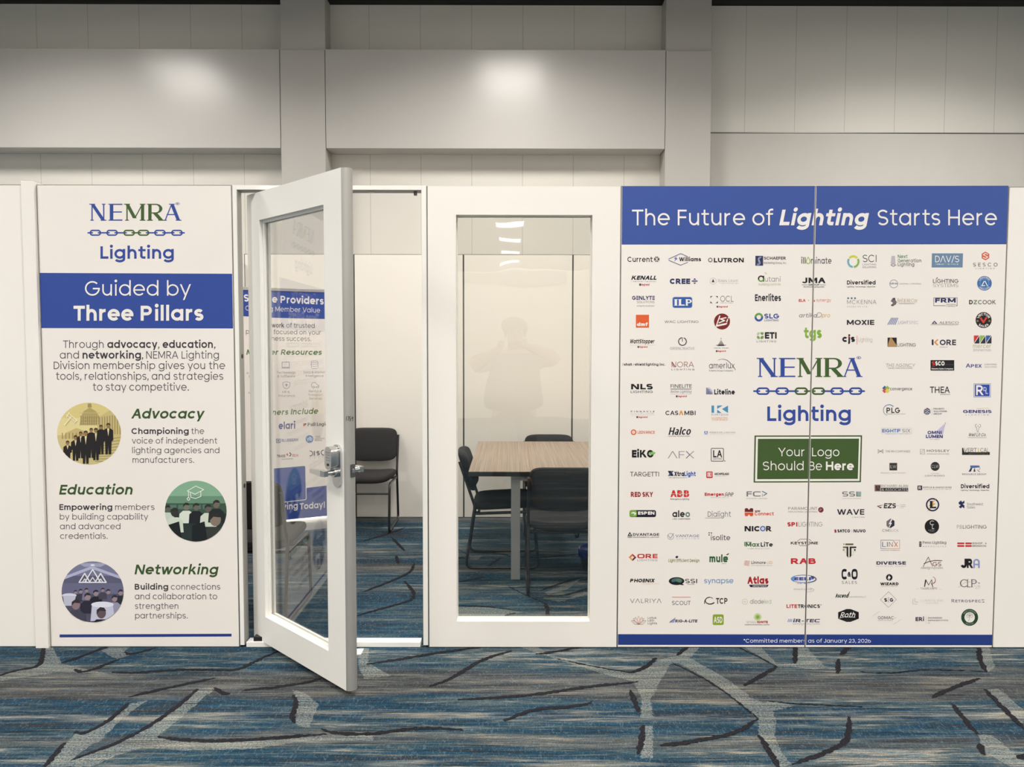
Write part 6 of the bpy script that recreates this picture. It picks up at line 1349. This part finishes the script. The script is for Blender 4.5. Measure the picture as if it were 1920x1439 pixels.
pel = (0, 0, .98, (.29, .20)); wst = (0, .01, 1.18, (.31, .225)); chs = (0, 0, 1.40, (.30, .195)); nk = (0, .01, 1.58, .085); hb = (0, .02, 1.655, .10); hm = (0, .03, 1.74, (.112, .122)); ht = (0, .02, 1.82, (.095, .10))
body = [[pel, wst, chs, nk, hb, hm, ht]]
ARMS = ((-1, (-.46, .10, 1.36), (-.17, .335, 1.575)), (1, (.50, .10, 1.45), (.12, .335, 1.585)))
for s, el, wr in ARMS:
    body.append([chs, (s*.24, 0, 1.47, .105), ((s*.24+el[0])/2, .05, (1.47+el[2])/2, .088), (*el, .072), ((el[0]+wr[0])/2, (el[1]+wr[1])/2, (el[2]+wr[2])/2, .056), (*wr, .036)])
    # hand: palm, four fingers along the back of the phone, thumb on its near side
    pm = (wr[0]-s*.012*(-1), wr[1]+.028, wr[2]+.045, .034)
    body.append([(*wr, .036), pm])
    for q, ln in enumerate((.036, .042, .038, .028)):
        b0 = (pm[0]-s*.004, pm[1]+.012, pm[2]+.022-q*.018, .0095)
        body.append([pm, b0, (b0[0]-s*ln*.5, b0[1]+.022, b0[2]+.004, .0088), (b0[0]-s*ln*1.3, b0[1]+.012, b0[2]+.002, .0078)])
    body.append([pm, (pm[0]-s*.018, pm[1]-.022, pm[2]+.014, .011), (pm[0]-s*.044, pm[1]-.014, pm[2]+.026, .0095)])
    body.append([pel, (s*.14, 0, .88, .14), (s*.15, .015, .52, .09), (s*.15, -.01, .12, .055), (s*.15, .0, .055, .05), (s*.16, .12, .035, .038)])
skinned('body', body, M['skin'], pe)
sh_ = [[(0, 0, .84, (.36, .27)), (0, 0, .98, (.37, .28)), (0, .01, 1.18, (.38, .29)), (0, 0, 1.40, (.35, .25)), (0, .005, 1.53, .14)]]
for s, el, wr in ARMS:
    sh_.append([(0, 0, 1.40, (.35, .25)), (s*.24, 0, 1.47, .135), ((s*.24+el[0])/2, .05, (1.47+el[2])/2, .108), (s*.1*.3+el[0]*.94, el[1], el[2]+.01, .092)])
skinned('shirt', sh_, M['shirt'], pe)
tr_ = [[(0, 0, .90, (.30, .215)), (0, 0, 1.00, (.305, .215))]]
for s in (-1, 1): tr_.append([(0, 0, .90, (.30, .215)), (s*.14, 0, .84, .165), (s*.15, .015, .52, .115), (s*.15, -.01, .10, .088)])
skinned('trousers', tr_, M['trousers'], pe)
bm = B(); bmesh.ops.create_uvsphere(bm, u_segments=24, v_segments=14, radius=1)
for v in bm.verts: v.co = Vector((v.co.x*.142, v.co.y*.145+.005, max(v.co.z, -.18 if v.co.y > .3 else -.75)*.118+1.785))
new_obj('hair', bm, M['hair'], pe, True)
bm = B()
tube(bm, [(0, .140, 1.745), (0, .172, 1.708), (0, .144, 1.700)], [.010, .016, .012], 8); new_obj('nose', bm, M['skin'], pe, True)
for s in (-1, 1):
    bm = B(); bmesh.ops.create_uvsphere(bm, u_segments=10, v_segments=8, radius=.013, matrix=Matrix.Translation((s*.042, .142, 1.745))); new_obj('eye', bm, M['black_plastic'], pe, True)
    bm = B(); bmesh.ops.create_uvsphere(bm, u_segments=10, v_segments=8, radius=1)
    for v in bm.verts: v.co = Vector((v.co.x*.012+s*.118, v.co.y*.022+.02, v.co.z*.034+1.715))
    new_obj('ear', bm, M['skin'], pe, True)
    bm = B(); box(bm, s*.16-.052, s*.16+.052, -.07, .205, .0, .085, bev=.03, seg=3); new_obj('shoe', bm, M['black_metal'], pe, True)
bm = B(); tube(bm, [(-.030, .128, 1.660), (0, .138, 1.657), (.030, .128, 1.660)], .006, 8); new_obj('mouth', bm, mat('lips', (.36, .16, .14), .5), pe, True)
tag(pe, 'person in dark shirt with both arms raised holding a phone, mirrored in the window glass', 'person')
sp = empty('smartphone', (-.0384, -3.9295, 1.605))
bm = B(); box(bm, -.078, .078, -.008, 0, -.038, .038, bev=.003); new_obj('phone_body', bm, M['black_metal'], sp)
bm = B(); box(bm, -.072, .072, -.0086, -.0081, -.033, .033); new_obj('screen', bm, M['black_plastic'], sp)
tag(sp, 'dark phone held level in front of the mirrored person', 'phone')
